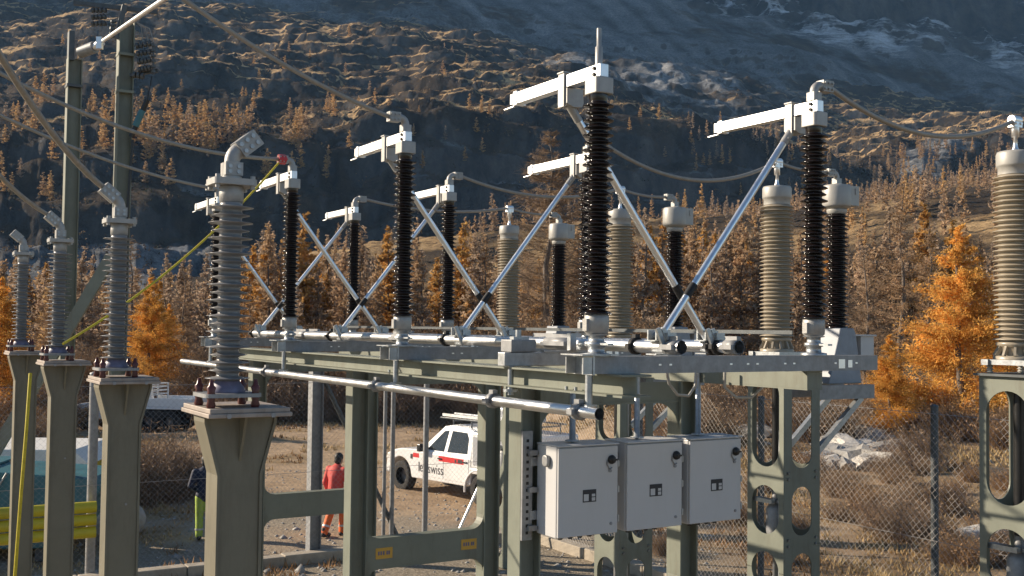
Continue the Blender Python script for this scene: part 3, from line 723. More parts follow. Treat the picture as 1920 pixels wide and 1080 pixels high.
# loops of flex cable under the beams
for (pts, lab) in (([(1.25, .9, 3.03), (1.28, .9, 2.92), (1.36, .9, 2.84), (1.46, .9, 2.83), (1.52, .9, 2.9), (1.53, .9, 3.03)], 'grey flexible cable loop hanging left under the near beam'), ([(1.62, .7, 3.03), (1.62, .7, 2.9), (1.69, .66, 2.83), (1.78, .6, 2.83), (1.86, .58, 2.9), (1.87, .58, 3.03)], 'grey flexible cable loop hanging right under the near beam')):
    mb = MB(); mb.tube(pts, .011, 8); single('cable_loop', mb, M['capgrey'], lab, 'cable', *pts[0])
# ------------------------------------------------------------------ castellated towers
def tower_plate(mb, wd, holes, z0, z1, hw, place, th=.012):
    n = 7
    cuts = [z0]
    rings = []
    def strip(a0, a1, b0, b1, za, zb):
        vs = [place(a0, za, 0), place(a1, za, 0), place(b1, zb, 0), place(b0, zb, 0), place(a0, za, th), place(a1, za, th), place(b1, zb, th), place(b0, zb, th)]
        mb.add(vs, [(0, 1, 2, 3), (7, 6, 5, 4), (0, 4, 5, 1), (1, 5, 6, 2), (2, 6, 7, 3), (3, 7, 4, 0)])
    cur = z0
    for (ha, hb) in holes:
        r = hw
        strip(-wd, wd, -wd, wd, cur, ha)
        zs = [ha + r * (1 - math.cos(math.pi / 2 * k / n)) for k in range(n + 1)]; ws = [hw * math.sin(math.pi / 2 * k / n) for k in range(n + 1)]
        zs2 = zs + [hb - (z - ha) for z in zs[::-1]]; ws2 = ws + ws[::-1]
        for k in range(len(zs2) - 1):
            if zs2[k + 1] - zs2[k] < 1e-5: continue
            strip(-wd, -ws2[k], -wd, -ws2[k + 1], zs2[k], zs2[k + 1]); strip(ws2[k], wd, ws2[k + 1], wd, zs2[k], zs2[k + 1])
        cur = hb
    strip(-wd, wd, -wd, wd, cur, z1)
def tower(i, label):
    u, v = 4.215, .1 + 2.6 * i
    T = Thing('support_tower', label, 'steel tower', u, v, 0, 'olive castellated towers on the right')
    h = .245
    holesL = [(.12, .62), (.80, 1.16), (1.33, 1.80), (1.98, 2.86)]
    for ax in range(4):
        def place(a, z, t, ax=ax):
            d = h - t
            return [(u - d, v + a, z), (u + a, v - d, z), (u + d, v + a, z), (u + a, v + d, z)][ax]
        mb = MB(); tower_plate(mb, h - (.0 if ax % 2 == 0 else .0125), holesL, .02, 2.97, .185 if ax % 2 == 0 else .135, place)
        T.part('side_plate', mb, M['olive'])
    mb = MB()
    for (sx, sy) in ((-1, -1), (1, -1), (1, 1), (-1, 1)):
        for z in (.7, 1.24, 1.88, .76, 1.3, 1.94):
            mb.lathe([(.014, 0), (.014, .012)], (u + sx * (h - .06), v - h - .0125, z), 6, 'y')
    T.part('bolt_heads', mb, M['galv'])
    for z in (.64, 1.18, 1.62, 1.82):
        mb = MB(); mb.box((u - .21, v - .05, z), (u - .16, v + .21, z + .04)); mb.box((u - .15, v - .21, z + .005), (u - .11, v + .21, z + .035)); T.part('cross_bar', mb, M['galv'])
    mb = MB(); mb.tube([(u - .1, v, 1.75), (u - .1, v, 2.96)], .04, 12); T.part('cable_pipe', mb, M['blackpl'])
    mb = MB(); mb.lathe([(.03, .1), (.03, 1.22), (.085, 1.25), (.095, 1.28), (.095, 1.56), (.07, 1.6), (.04, 1.62), (.04, 1.74)], (u - .1, v, 0), 16); T.part('cable_joint', mb, M['galvdull'])
    mb = MB(); mb.tube([(u + .02, v - .05, .05), (u + .02, v - .05, 2.9)], .015, 8); mb.tube([(u - .17, v - .12, .05), (u - .17, v - .12, 2.3), (u - .12, v - .1, 2.5)], .012, 8); T.part('earth_conduit', mb, M['galv'])
    mb = MB(); mb.box((u - .285, v - .265, 2.971), (u + .30, v + .27, 2.99)); T.part('top_plate', mb, M['darkgalv'])
    for (sx, sy) in ((-1, -1), (1, -1), (1, 1), (-1, 1)):
        mb = MB(); mb.lathe(ribs(2.991, 3.055, 3, .018, .03, .03), (u + sx * .2, v + sy * .18, 0), 12); T.part('standoff', mb, M['capgrey'])
    mb = MB()
    for sy in (-1, 1): mb.box((u - .27, v + sy * .18 - .03, 3.056), (u + .27, v + sy * .18 + .03, 3.1))
    mb.box((u - .25, v - .149, 3.06), (u - .19, v + .149, 3.1)); mb.box((u + .19, v - .149, 3.06), (u + .25, v + .149, 3.1))
    T.part('base_frame', mb, M['galv'])
    # cantilever bracket
    for sy in (-1, 1):
        vv = v + sy * .2
        mb = MB(); mb.box((u + .246, vv - .03, 2.63), (u + 1.05, vv + .03, 2.77)); T.part('bracket_beam', mb, M['galvdull'])
        mb = MB(); mb.bar((u + .25, vv, 2.12), (u + .88, vv, 2.64), .05, .06); T.part('bracket_strut', mb, M['galv'])
    return T
tl = ['olive tower with oval holes at the right edge of the picture', 'whole olive tower with oval holes right of the cabinets', 'olive tower with oval holes half hidden behind the cabinets', 'farthest olive tower with oval holes left of the cabinets']
for i in range(4): tower(i, tl[i])
# ------------------------------------------------------------------ tan voltage transformers
def make_vt(label):
    u, v = 4.176, .158
    T = Thing('voltage_transformer', label, 'transformer', u, v, 3.1, 'tan ribbed voltage transformers')
    mb = MB(); mb.lathe([(.17, 3.101), (.17, 3.125), (.155, 3.13)], (u, v, 0), 28)
    for k in range(12):
        a = 2 * math.pi * k / 12; mb.bar((u + .16 * math.cos(a), v + .16 * math.sin(a), 3.127), (u + .115 * math.cos(a), v + .115 * math.sin(a), 3.215), .018, .03)
    mb.lathe([(.125, 3.128), (.118, 3.2), (.15, 3.212), (.15, 3.235), (.125, 3.24)], (u, v, 0), 28)
    T.part('foot', mb, M['tan'])
    mb = MB(); mb.lathe(ribs(3.24, 4.56, 34, .125, .172, .164), (u, v, 0), 32); T.part('insulator', mb, M['tan'])
    mb = MB(); mb.lathe([(.13, 4.561), (.13, 4.62), (.14, 4.625), (.143, 4.64), (.143, 4.725), (.135, 4.745), (.03, 4.755), (.028, 4.76)], (u, v, 0), 32); T.part('cap', mb, M['capgrey'])
    mb = MB(); mb.lathe([(.03, 4.7605), (.018, 4.785), (.014, 4.86), (.03, 4.865), (.03, 4.94)], (u, v, 0), 12); mb.box((u - .05, v - .03, 4.941), (u + .05, v + .03, 4.99)); mb.lathe([(.035, -.05), (.035, .05)], (u, v, 5.0), 10, 'x'); bolts(mb, [(u + q, v - .04, 4.97) for q in (-.03, .03)], .012, .012, 'y')
    T.part('terminal_stem', mb, M['alu'])
    return T
vt = make_vt('x')
vl = ['tan ribbed transformer at the right edge, nearest and largest of its kind', 'tan ribbed transformer beside the right black insulator', 'tan ribbed transformer partly behind the tallest black insulator', 'smallest tan ribbed transformer, farthest left of its kind']
for i in range(4):
    e = vt.e if i == 0 else copy_tree(vt.e)
    e.location = W(4.176, .158 + 2.6 * i, 3.1); e['label'] = vl[i]
# ------------------------------------------------------------------ current transformers
def make_ct():
    u, v = 5.0, 2.73
    T = Thing('current_transformer', 'x', 'transformer', u, v, 2.775, 'current transformers with grey heads')
    mb = MB(); mb.prism([(u - .27, 2.775), (u + .22, 2.775), (u + .13, 3.28), (u + .10, 3.34), (u - .10, 3.34), (u - .12, 3.25), (u - .2, 3.0)], v - .14, v + .14); T.part('base_tank', mb, M['tank'], .01)
    mb = MB(); mb.box((u + .225, v - .12, 2.98), (u + .42, v + .12, 3.26)); mb.box((u + .1, v - .14, 3.262), (u + .44, v + .14, 3.278)); T.part('terminal_box', mb, M['cabinet'])
    mb = MB(); mb.lathe([(.11, 3.341), (.11, 3.36)] + ribs(3.362, 4.52, 26, .082, .124, .114), (u, v, 0), 28); T.part('insulator', mb, M['porcelain'])
    mb = MB(); mb.lathe([(.09, 4.521), (.10, 4.54), (.105, 4.57)], (u, v, 0), 24)
    mb.lathe([(.10, 4.571), (.145, 4.60), (.15, 4.62), (.15, 4.79), (.138, 4.82), (.05, 4.835)], (u, v, 0), 28)
    mb.box((u + .0, v - .135, 4.605), (u + .185, v + .135, 4.812)); mb.box((u + .12, v - .145, 4.72), (u + .14, v - .1355, 4.785))
    T.part('head', mb, M['capgrey'], .008)
    e = elbow(T.off, u, v, 4.836, -1, 'cable_clamp', T.e)
    return T, e
ct, cte = make_ct()
cl = ['current transformer with grey drum head right behind the right black insulator', 'current transformer with grey drum head in the middle of the row, before the larches', 'smallest current transformer with grey drum head, farthest left']
for i in range(3):
    e = ct.e if i == 0 else copy_tree(ct.e)
    e.location = W(5.0, 2.73 + 2.6 * i, 2.775); e['label'] = cl[i]
# ------------------------------------------------------------------ cable terminations on T posts
def make_post():
    u, v = -2.13, -.08
    T = Thing('terminal_post', 'x', 'post', u, v, 0, 'olive posts of the cable ends')
    mb = MB(); mb.box((u - .19, v - .235, 2.89), (u + .19, v + .235, 2.909)); mb.box((u - .182, v - .227, 2.9095), (u + .182, v + .227, 2.93)); T.part('top_plate', mb, M['plate'], .003)
    # flared post: web faces -v, flanges to +-u
    mb = MB()
    for s_ in (-1, 1):
        prof = [(.105, .02), (.105, 2.62), (.118, 2.67), (.168, 2.86), (.168, 2.8895)]
        poly = [(u + s_ * a, z) for a, z in prof] + [(u + s_ * (a - .014), z) for a, z in prof[::-1]]
        if s_ < 0: poly = poly[::-1]
        mb.prism(poly, v - .09, v + .09)
    T.part('flange', mb, M['postolive'])
    mb = MB(); prof = [(.09, .02), (.09, 2.62), (.103, 2.67), (.153, 2.86), (.153, 2.8895)]
    mb.prism([(u + a, z) for a, z in prof] + [(u - a, z) for a, z in prof[::-1]], v - .08, v - .068); mb.prism([(u + a, z) for a, z in prof] + [(u - a, z) for a, z in prof[::-1]], v + .068, v + .08); T.part('web', mb, M['postolive'])
    mb = MB(); mb.prism([(v - .0805, 2.68), (v - .0805, 2.889), (v - .17, 2.889)], u - .006, u + .006, 'yz'); T.part('stiffener', mb, M['postolive'])
    mb = MB(); bolts(mb, [(u + a, v - .240, 2.898) for a in (-.1, .1)], .012, .01, 'y'); mb.lathe([(.008, 0), (.008, .006)], (u + .02, v - .087, 2.1), 8, 'y'); T.part('bolt_heads', mb, M['galvdull'])
    return T
def make_term():
    u, v = -2.19, -.14; z0 = 2.931
    T = Thing('cable_termination', 'x', 'cable termination', u, v, z0, 'grey ribbed cable terminations')
    for k, (sx, sy) in enumerate(((-1, -1), (1, -1), (1, 1), (-1, 1))):
        mb = MB(); mb.lathe([(.018, z0), (.022, z0 + .01), (.016, z0 + .03), (.022, z0 + .05), (.016, z0 + .07), (.022, z0 + .09), (.012, z0 + .10), (.008, z0 + .125)], (u + sx * .1, v + sy * .1, 0), 10); T.part('standoff', mb, M['brownpost'])
    mb = MB(); mb.prism(fillet_rect_poly(u - .13, u + .13, v - .13, v + .13, .045), z0 + .045, z0 + .062, 'xy'); T.part('base_ring', mb, M['galvdull'])
    mb = MB(); mb.lathe([(.08, z0 + .063), (.082, z0 + .075), (.064, z0 + .10), (.056, z0 + .115)], (u, v, 0), 20); T.part('label_sleeve', mb, M['label'])
    mb = MB(); p = [(.052, z0 + .10)]
    zz = z0 + .115; n = 23; top = 3.86; s = (top - zz) / n
    for i in range(n):
        r = (.099, .084)[i % 2]; z = zz + i * s
        p += [(.05, z), (.053, z + .12 * s), (r, z + .3 * s), (r + .002, z + .34 * s), (r, z + .38 * s), (.056, z + .56 * s), (.05, z + .66 * s)]
    p.append((.052, top)); mb.lathe(p, (u, v, 0), 28); T.part('insulator', mb, M['silicone'])
    mb = MB(); mb.lathe([(.05, 3.861), (.055, 3.865), (.055, 3.93), (.05, 3.935)], (u, v, 0), 20); mb.prism(fillet_rect_poly(u - .1, u + .1, v - .085, v + .085, .03), 3.936, 3.965, 'xy'); bolts(mb, [(u + a, v + b, 3.92) for a in (-.08, .08) for b in (-.06, .06)], .012, .016, 'z'); bolts(mb, [(u + a, v + b, 3.966) for a in (-.08, .08) for b in (-.06, .06)], .012, .014, 'z')
    mb.lathe([(.045, 3.9655), (.045, 3.98)], (u, v, 0), 14)
    T.part('top_flange', mb, M['cast'])
    return T
post = make_post(); term = make_term()
def term_elbow(T_e, off, sg):
    u, v, z = off[0], off[1], 3.981
    pts = [(u, v, z), (u, v, z + .065)]
    for k in range(1, 5):
        a = math.radians(50) * k / 4; pts.append((u + sg * .07 * (1 - math.cos(a)), v, z + .065 + .07 * math.sin(a)))
    d = Vector((sg * math.sin(math.radians(50)), 0, math.cos(math.radians(50)))); e = Vector(pts[-1]); pts.append(e + d * .11)
    mb = MB(); mb.cur = 0; mb.tube(pts, .036, 12); mb.lathe([(.04, z), (.04, z + .06)], (u, v, 0), 12)
    n_ = Vector((d.z, 0, -d.x)); y_ = Vector((0, 1, 0))
    for a_, b_, ax in ((e + d * .002, e + d * .112, n_), (Vector((u, v, z + .002)), Vector((u, v, z + .062)), Vector((1, 0, 0)))):
        for sy in (-1, 1):
            vs = [q_ + ax * sx * .040 + y_ * (sy * .006 + w_ * sy) for q_ in (a_, b_) for sx in (-1, 1) for w_ in (0, .036)]
            mb.add(vs, [(0, 1, 3, 2), (4, 6, 7, 5), (0, 4, 5, 1), (2, 3, 7, 6), (0, 2, 6, 4), (1, 5, 7, 3)])
    mb.cur = 1
    for q in (.02, .055, .09):
        for s_ in (-1, 1): c = e + d * q; mb.lathe([(.011, -.05), (.011, -.04)], (c.x + s_ * .018 * d.z, v, c.z - s_ * .018 * d.x), 6, 'y')
    for zz in (.018, .042):
        for s_ in (-.02, .02): mb.lathe([(.010, -.048), (.010, -.038)], (u + s_, v, z + zz), 6, 'y')
    mb.build('cable_clamp', [M['cast'], M['galv']], T_e, off)
    return e + d * .11
posl = ['largest olive post in front, its flared head under the nearest grey cable end', 'second olive post, wide, right of the yellow pipes', 'third olive post crossing the yellow pipes', 'leftmost olive post beside the yellow strap']
terl = ['largest grey ribbed cable end, its clamp bent to the right with no cable', 'second grey ribbed cable end, a thick cable rising left from its clamp', 'third grey ribbed cable end before the olive mast', 'smallest grey ribbed cable end at the left edge']
tend = {}
for i in range(4):
    dv = 2.47 * i - (.0 if i else .04); dz = (0, .02, .05, .07)[i]
    p = post.e if i == 0 else copy_tree(post.e)
    p.location = W(-2.13, -.08 + dv, dz); p['label'] = posl[i]
for i in range(4):
    t = term.e if i == 0 else copy_tree(term.e)
    dv = 2.47 * i - (.0 if i else .04); dz = (0, .02, .05, .07)[i]
    t.location = W(-2.19, -.14 + dv, 2.931 + dz); t['label'] = terl[i]
for i in range(4):
    root = [o for o in COL.objects if o.get('label') == terl[i]][0]
    e = term_elbow(root, term.off, 1 if i == 0 else -1); dv = 2.47 * i
    tend[i] = (e.x, e.y + dv, e.z + (0, .02, .05, .07)[i])
# ------------------------------------------------------------------ conductors
def sag_curve(a, b, sag, n=28):
    a = Vector(a); b = Vector(b); o = []
    for k in range(n + 1):
        t = k / n; p = a.lerp(b, t); p.z -= 4 * sag * t * (1 - t); o.append(p)
    return o
def cable(name, pts, r, mt, label, cat='cable', group=None, n=8):
    mb = MB(); o0 = Vector(pts[0]); mb.tube([Vector(p) - o0 for p in pts], r, n); o = mb.build(name, M[mt])
    o.location = o0; return tag(o, label, cat, group)
G4 = 'aluminium conductors between the devices'
def ray_pt(x, y, Y):
    D = F + R2 * ((x - 960) / FPX) - U2 * ((y - 540) / FPX); return Vector((0, 0, 3.3)) + D * (Y / D.y)
cable('conductor', sag_curve(W(*tend[1]), ray_pt(-70, -20, 5.2), .10), .019, 'cable', 'thick cable rising steeply left from the second grey cable end', group=G4)
cable('conductor', sag_curve(W(*tend[2]), ray_pt(-60, 262, 7.6), .05), .018, 'cable', 'cable leaving the third grey cable end towards the left edge', group=G4)
cable('conductor', sag_curve(W(*endA[2]), ray_pt(-60, 104, 8.0), .18), .018, 'cable', 'long cable from the red clamp sagging up across both masts', group=G4)
cable('conductor', sag_curve(W(*endA[3]), Vector((-6.0, 9.2, 5.95)), .22), .018, 'cable', 'long cable crossing the masts and ending behind the largest grey cable end', group=G4)
cable('conductor', sag_curve(W(*endA[1]), Vector((-3.1, 6.6, 6.15)), .16), .018, 'cable', 'long cable descending from the top edge to the second switch pole', group=G4)
vtop = lambda i: W(4.176, .158 + 2.6 * i, 5.0)
cttop = lambda i: W(cte[0], cte[1] + 2.6 * (i), cte[2])
cl4 = ['thick cable sagging from the right black insulator to the transformer at the right edge', 'cable sagging behind the tallest insulator towards the tan transformer', 'cable sagging between the third pole and a tan transformer', 'thin far cable above the leftmost tan transformer']
for i in range(4):
    cable('conductor', sag_curve(W(*endB[i]), vtop(i), (.22, .26, .16, .1)[i]), .018, 'cable', cl4[i], group=G4)
cl5 = ['short cable from tan transformer to the right grey drum head', 'short cable from tan transformer to the middle grey drum head', 'short cable from tan transformer to the leftmost grey drum head']
for i in range(3):
    cable('conductor', sag_curve(vtop(i + 1), cttop(i), .03, 12), .016, 'cable', cl5[i], group=G4)
# earthing lead
p0 = W(endA[2][0] + .02, endA[2][1], endA[2][2] - .02)
p1 = ray_pt(118, 645, 8.1)
cable('earthing_lead', sag_curve(p0, p1, .14, 24), .0095, 'yellow', 'yellow rope lead slanting down from the red clamp behind the grey cable ends', 'rope')
cable('yellow_strap', [ray_pt(57, 700, 9.9), ray_pt(50, 800, 9.75), ray_pt(40, 920, 9.7), ray_pt(28, 1080, 9.68), ray_pt(22, 1180, 9.7)], .015, 'yellow', 'yellow strap hanging down along the leftmost olive post', 'rope')
# ------------------------------------------------------------------ masts
def mast(name, label, X, Y, ztop, wd, extra):
    z0 = ground_z(X, Y) - .1
    e = bpy.data.objects.new(name, None); COL.objects.link(e); e.location = (X, Y, z0); e.rotation_euler = (0, 0, YAW); tag(e, label, 'mast', 'olive line masts')
    mb = MB(); hsec(mb, -wd / 2, wd / 2, -wd / 2, wd / 2, 0, ztop - z0, .016); mb.build('shaft', M['olive'], e)
    extra(e, z0)
    return e
def m1x(e, z0):
    def L(dx, dy, z): return (dx * math.cos(YAW) + dy * math.sin(YAW), -dx * math.sin(YAW) + dy * math.cos(YAW), z - z0)
    mb = MB(); mb.bar(L(-.08, -.2, 4.55), L(-3.1, -.9, -1.3), .2, .2); mb.build('brace', M['olive'], e)
    for z in (7.6, 8.3):
        mb = MB(); mb.box((-.145, -.145, z - z0), (.145, .145, z + .05 - z0)); mb.build('collar', M['olive'], e)
    def string(p, q, n, r=.075):
        mb = MB(); p = Vector(p); q = Vector(q)
        for k in range(n):
            c = p.lerp(q, (k + .5) / n); d = (q - p).normalized() * .022
            mb.tube([c - d, c, c + d], r, 10)
        mb.tube([p, q], .02, 6); mb.build('insulator_string', M['darkgalv'], e)
    mb = MB(); mb.bar(L(-.95, -.1, 9.28), L(.55, .1, 9.18), .06, .08); mb.build('crossarm', M['darkgalv'], e)
    mb = MB(); mb.bar(L(.0, -.1, 9.25), L(-.12, -.15, 8.6), .07, .09); mb.build('bracket_arm', M['darkgalv'], e)
    mb = MB(); mb.bar(L(.1, .0, 7.95), L(.62, .0, 8.05), .06, .06); mb.build('lower_arm', M['darkgalv'], e)
    for q in range(3): string(L(-.62, -.1, 9.14 - .125 * q), L(-.33, -.1, 9.15 - .125 * q), 4, .05)
    string(L(-.16, -.2, 8.95), L(-.2, -.2, 8.6), 5, .05)
    for q in range(4): string(L(.22 + .02 * q, -.1, 8.48 - .15 * q), L(.52, -.1, 8.53 - .15 * q), 4, .055)
    string(L(.55, -.1, 8.55), L(.57, -.1, 7.95), 6, .045)
    string(L(.2, -.15, 7.93), L(.42, -.15, 7.9), 3, .06)
    mb = MB(); mb.tube([L(.17, -.2, 3.0), L(.19, -.2, 5.6), L(.25, -.2, 6.7)], .025, 8); mb.tube([L(.22, -.2, 6.75), L(.5, -.2, 7.45)], .05, 10); mb.tube([L(.5, -.2, 7.45), L(.56, -.15, 7.9)], .012, 6); mb.build('cable_sealing_end', M['blackpl'], e)
    mb = MB(); mb.tube([L(.3, -.22, 6.95), L(.42, -.22, 7.25)], .062, 10); mb.build('green_sleeve', M['teal'], e)
    for a in (.35, .45, .55):
        mb = MB(); mb.tube([L(.1, 0, 9.0), L(a * .8, 0, 8.95 - a * .2), L(a, -.05, 8.55)], .008, 6); mb.build('jumper_wire', M['cable'], e)
def m2x(e, z0):
    mb = MB(); mb.box((-.14, -.14, 7.7 - z0), (.14, .14, 7.75 - z0)); mb.build('collar', M['darkgalv'], e)
    mb = MB(); mb.box((-.12, -.1, 8.2 - z0), (-.02, .1, 8.75 - z0)); mb.build('head_bracket', M['darkgalv'], e)
mast1 = mast('line_mast', 'taller olive line mast with black insulators and a slanting brace', -7.30, 20, 8.95, .27, m1x)
mast2 = mast('line_mast', 'lower olive line mast left of the taller one with a grey dead end', -8.25, 20, 8.25, .25, m2x)
T = bpy.data.objects.new('dead_end_insulator', None); COL.objects.link(T); T.location = (-8.1, 19.9, 8.35); tag(T, 'grey dead end insulator reaching from the lower mast to a bright wire', 'insulator')
mb = MB(); mb.tube([(0, 0, 0), (.32, -.15, .06)], .11, 12); mb.build('grey_body', M['galvdull'], T)
mb = MB(); mb.tube([(.32, -.15, .06), (.48, -.22, .14)], .07, 10); mb.box((.40, -.3, .0), (.5, -.2, .22)); mb.build('clamp', M['alu'], T)
pa = Vector((-7.6, 19.66, 8.5)); pb = ray_pt(303, 2, 14.0); pc = pb + (pb - pa) * .35
cable('line_wire', [pa, pb, pc], .035, 'alu', 'bright sunlit wire rising from the grey dead end to the top edge', 'wire')
# ------------------------------------------------------------------ fence
def chain(mb, L, H, z0, pitch=.075, r=.0019):
    # straight diagonals of a diamond mesh in a (s, z) plane; returned as (s, z) pairs
    out = []
    d = pitch * 1.0
    n = int((L + H) / d)
    for k in range(n):
        s0 = k * d - H
        for sg in (1, -1):
            a, b = (s0, s0 + H)
            za, zb = (0, H)
            lo, hi = max(a, 0), min(b, L)
            if hi <= lo: continue
            z1, z2 = lo - a, hi - a
            if sg < 0: z1, z2 = H - z1, H - z2
            out.append((lo, z1 + z0, hi, z2 + z0))
    return out
def fence(label, horiz, c, s0, s1, posts, H=2.45, braces=(), skip=None):
    P_ = (lambda s, d, z: (s, c + d, z)) if horiz else (lambda s, d, z: (c + d, s, z))
    T = Thing('chain_link_fence', label, 'fence', *(P_(s0, 0, 0)), 'wire mesh fences of the yard')
    mb = MB()
    for q, (a, za, b, zb) in enumerate(chain(mb, s1 - s0, H, .08)):
        dd = .003 if q % 2 else -.003
        mb.tube([P_(s0 + a, dd, za), P_(s0 + b, dd, zb)], (.0010 if horiz else .0016), 3, caps=False)
    for zz in (.1, 1.25, 2.5): mb.tube([P_(s0, .006, zz), P_(s1, .006, zz)], .003, 4, caps=False)
    o = T.part('wire_mesh', mb, M['wire']); o['kind'] = 'stuff'
    for (s, r, z, mt) in posts:
        mb = MB(); mb.tube([P_(s, .05 + r, -.3), P_(s, .05 + r, z)], r, 12); mb.lathe([(r + .003, z + .0005), (r + .003, z + .015), (r * .5, z + .03)], P_(s, .05 + r, 0), 12); T.part('post', mb, M[mt])
    for (a, za, b, zb, r, mt) in braces:
        mb = MB(); mb.tube([P_(a, .12, za), P_(b, .12, zb)], r, 8); T.part('brace', mb, M[mt])
    return T
fence('wire mesh fence at the back of the yard in front of the pickup', True, 9.4, -6.5, 5.5, [(-5.0, .036, 2.6, 'galvdull'), (-1.05, .06, 2.65, 'galvdull'), (3.0, .028, 2.5, 'galvdull'), (3.13, .034, 2.5, 'galvdull'), (3.68, .042, 2.5, 'galvdull'), (5.52, .04, 2.6, 'galvdull')],
      braces=[(2.05, 2.55, 3.3, .1, .035, 'darkgalv'), (4.2, .05, 5.4, 2.35, .024, 'alu')])
fence('wire mesh fence on the right with one dark post standing alone', False, 5.5, -3.0, 9.4, [(2.0, .038, 2.56, 'darkgalv'), (-1.4, .038, 2.56, 'darkgalv'), (4.42, .038, 2.5, 'darkgalv'), (6.75, .038, 2.5, 'darkgalv')])
mb = MB(); hsec(mb, 1.86, 2.03, 9.45, 9.62, -.05, 2.75, .012); mb.box((1.76, 9.4, -.05), (2.12, 9.7, .1))
single('steel_post', mb, M['galvdull'], 'thick galvanised steel post left of the person in red', 'post', 1.94, 9.5, 0)
def plinth(label, horiz, c, a, b):
    n = int((b - a) / 1.25)
    T = Thing('fence_plinth', label, 'plinth', *((a, c, 0) if horiz else (c, a, 0)), 'stone edges under the fences')
    for k in range(n):
        s0 = a + (b - a) * k / n + .006; s1 = a + (b - a) * (k + 1) / n - .006; h = .15 + random.uniform(-.012, .012); j = random.uniform(-.012, .012)
        mb = MB()
        if horiz: mb.box((s0, c - .15 + j, -.3), (s1, c + .06 + j, h))
        else: mb.box((c - .12 + j, s0, -.3), (c + .1 + j, s1, h))
        T.part('kerb_stone', mb, M['concrete'], .012)
plinth('pale kerb stones under the back fence', True, 9.4, -6.5, 5.4)
plinth('orange tinted kerb stones under the right fence below the cabinets', False, 5.5, -3.0, 9.1)
# ------------------------------------------------------------------ yellow rail, container, trailer
T = Thing('yellow_pipe_rail', 'three stacked yellow pipes against the fence at the lower left', 'pipe rail', -1.2, 9.2, 0)
for k in range(3):
    mb = MB(); z = .70 + k * .155; mb.tube([(-4.6, 9.2, z), (-1.05, 9.2, z)], .072, 16); T.part('pipe', mb, M['yellowpaint'])
for uu in (-4.2, -2.7, -1.5):
    mb = MB(); mb.box((uu - .03, 9.28, -.1), (uu + .03, 9.33, 1.12)); T.part('stand', mb, M['darkgalv'])
def zworld(name, label, cat, X, Y, rot, group=None):
    e = bpy.data.objects.new(name, None); COL.objects.link(e); e.location = (X, Y, ground_z(X, Y)); e.rotation_euler = (0, 0, rot); tag(e, label, cat, group); return e
e = zworld('skip_container', 'teal steel skip behind the yellow pipes', 'container', -10.0, 20.6, .12)
mb = MB(); mb.prism([(-2.4, .25), (1.7, .25), (2.4, 1.35), (2.2, 1.52), (.2, 1.68), (-2.8, 1.6), (-2.8, 1.3)], -.9, .9); mb.build('tub', M['teal'], e, bevel=.03)
for q in (-1.9, -.9, .1, 1.1):
    mb = MB(); mb.box((q - .05, -.97, .3), (q + .05, -.901, 1.45)); mb.build('rib', M['teal'], e)
mb = MB(); mb.box((-2.9, -.98, 1.685), (.3, .98, 1.72)); mb.build('rim', M['teal'], e)
for q in (-2, 1.2):
    mb = MB(); mb.box((q, -.8, 0), (q + .2, .8, .249)); mb.build('skid', M['darkgalv'], e)
mb = MB(); mb.tube([(.35, -1.05, .95), (.75, -1.05, 1.65)], .02, 6); mb.build('hook_bar', M['galv'], e)
e = zworld('site_trailer', 'yellow site trailer with a flat white roof behind the teal skip', 'trailer', -12.2, 24.6, .08)
mb = MB(); mb.box((-3.2, -1.1, .55), (2.75, 1.1, 1.3)); mb.build('body', M['yellowpaint'], e, bevel=.03)
mb = MB(); mb.prism([(-3.4, 1.302), (2.95, 1.302), (2.6, 1.62), (-3.3, 1.66)], -1.25, 1.25); mb.build('roof', M['offwhite'], e, bevel=.02)
mb = MB(); mb.box((-.35, -1.27, 1.46), (.5, -1.2, 1.52)); mb.build('roof_vent', M['blackpl'], e)
for q in (-1.5, 1.4):
    for s_ in (-1, 1):
        mb = MB(); mb.lathe([(.14, -.1), (.3, -.1), (.33, -.06), (.33, .06), (.3, .1), (.14, .1)], (q, s_ * 1.0, .33), 18, 'y'); mb.build('wheel', M['tyre'], e)
mb = MB(); mb.bar((-3.2, 0, .5), (-4.5, 0, .4), .1, .1); mb.build('drawbar', M['darkgalv'], e)
def blob(name, r, sq, seed, mt, parent=None, n=3, amp=.35):
    import bmesh
    bm = bmesh.new(); bmesh.ops.create_icosphere(bm, subdivisions=n, radius=1.0)
    rs = np.random.default_rng(seed); ph = rs.uniform(0, 6, (6, 3)); fr = rs.uniform(.8, 3.2, (6, 3))
    for vt_ in bm.verts:
        p = np.array(vt_.co); d = sum(math.sin(float((fr[k] * p * (1, 1, 1)).sum() * 1.4 + ph[k, 0])) for k in range(6)) / 6
        vt_.co = Vector(tuple(p * (1 + amp * d) * np.array(sq) * r))
    me = bpy.data.meshes.new(name); bm.to_mesh(me); bm.free(); me.materials.append(mt)
    o = bpy.data.objects.new(name, me); COL.objects.link(o)
    if parent: o.parent = parent
    return o
o = blob('white_sack', .55, (1, .8, .75), 3, M['offwhite'], n=4, amp=.25); o.location = (-8.6, 22.3, ground_z(-8.6, 22.3) + .95); tag(o, 'white bulging sack on top of the heap right of the teal skip', 'sack')
o = blob('gravel_heap', 1.0, (1.2, .9, .75), 8, M['stone'], n=4, amp=.3); o.location = (-8.7, 22.5, ground_z(-8.7, 22.5) + .1); tag(o, 'grey gravel heap beside the teal skip', 'heap')
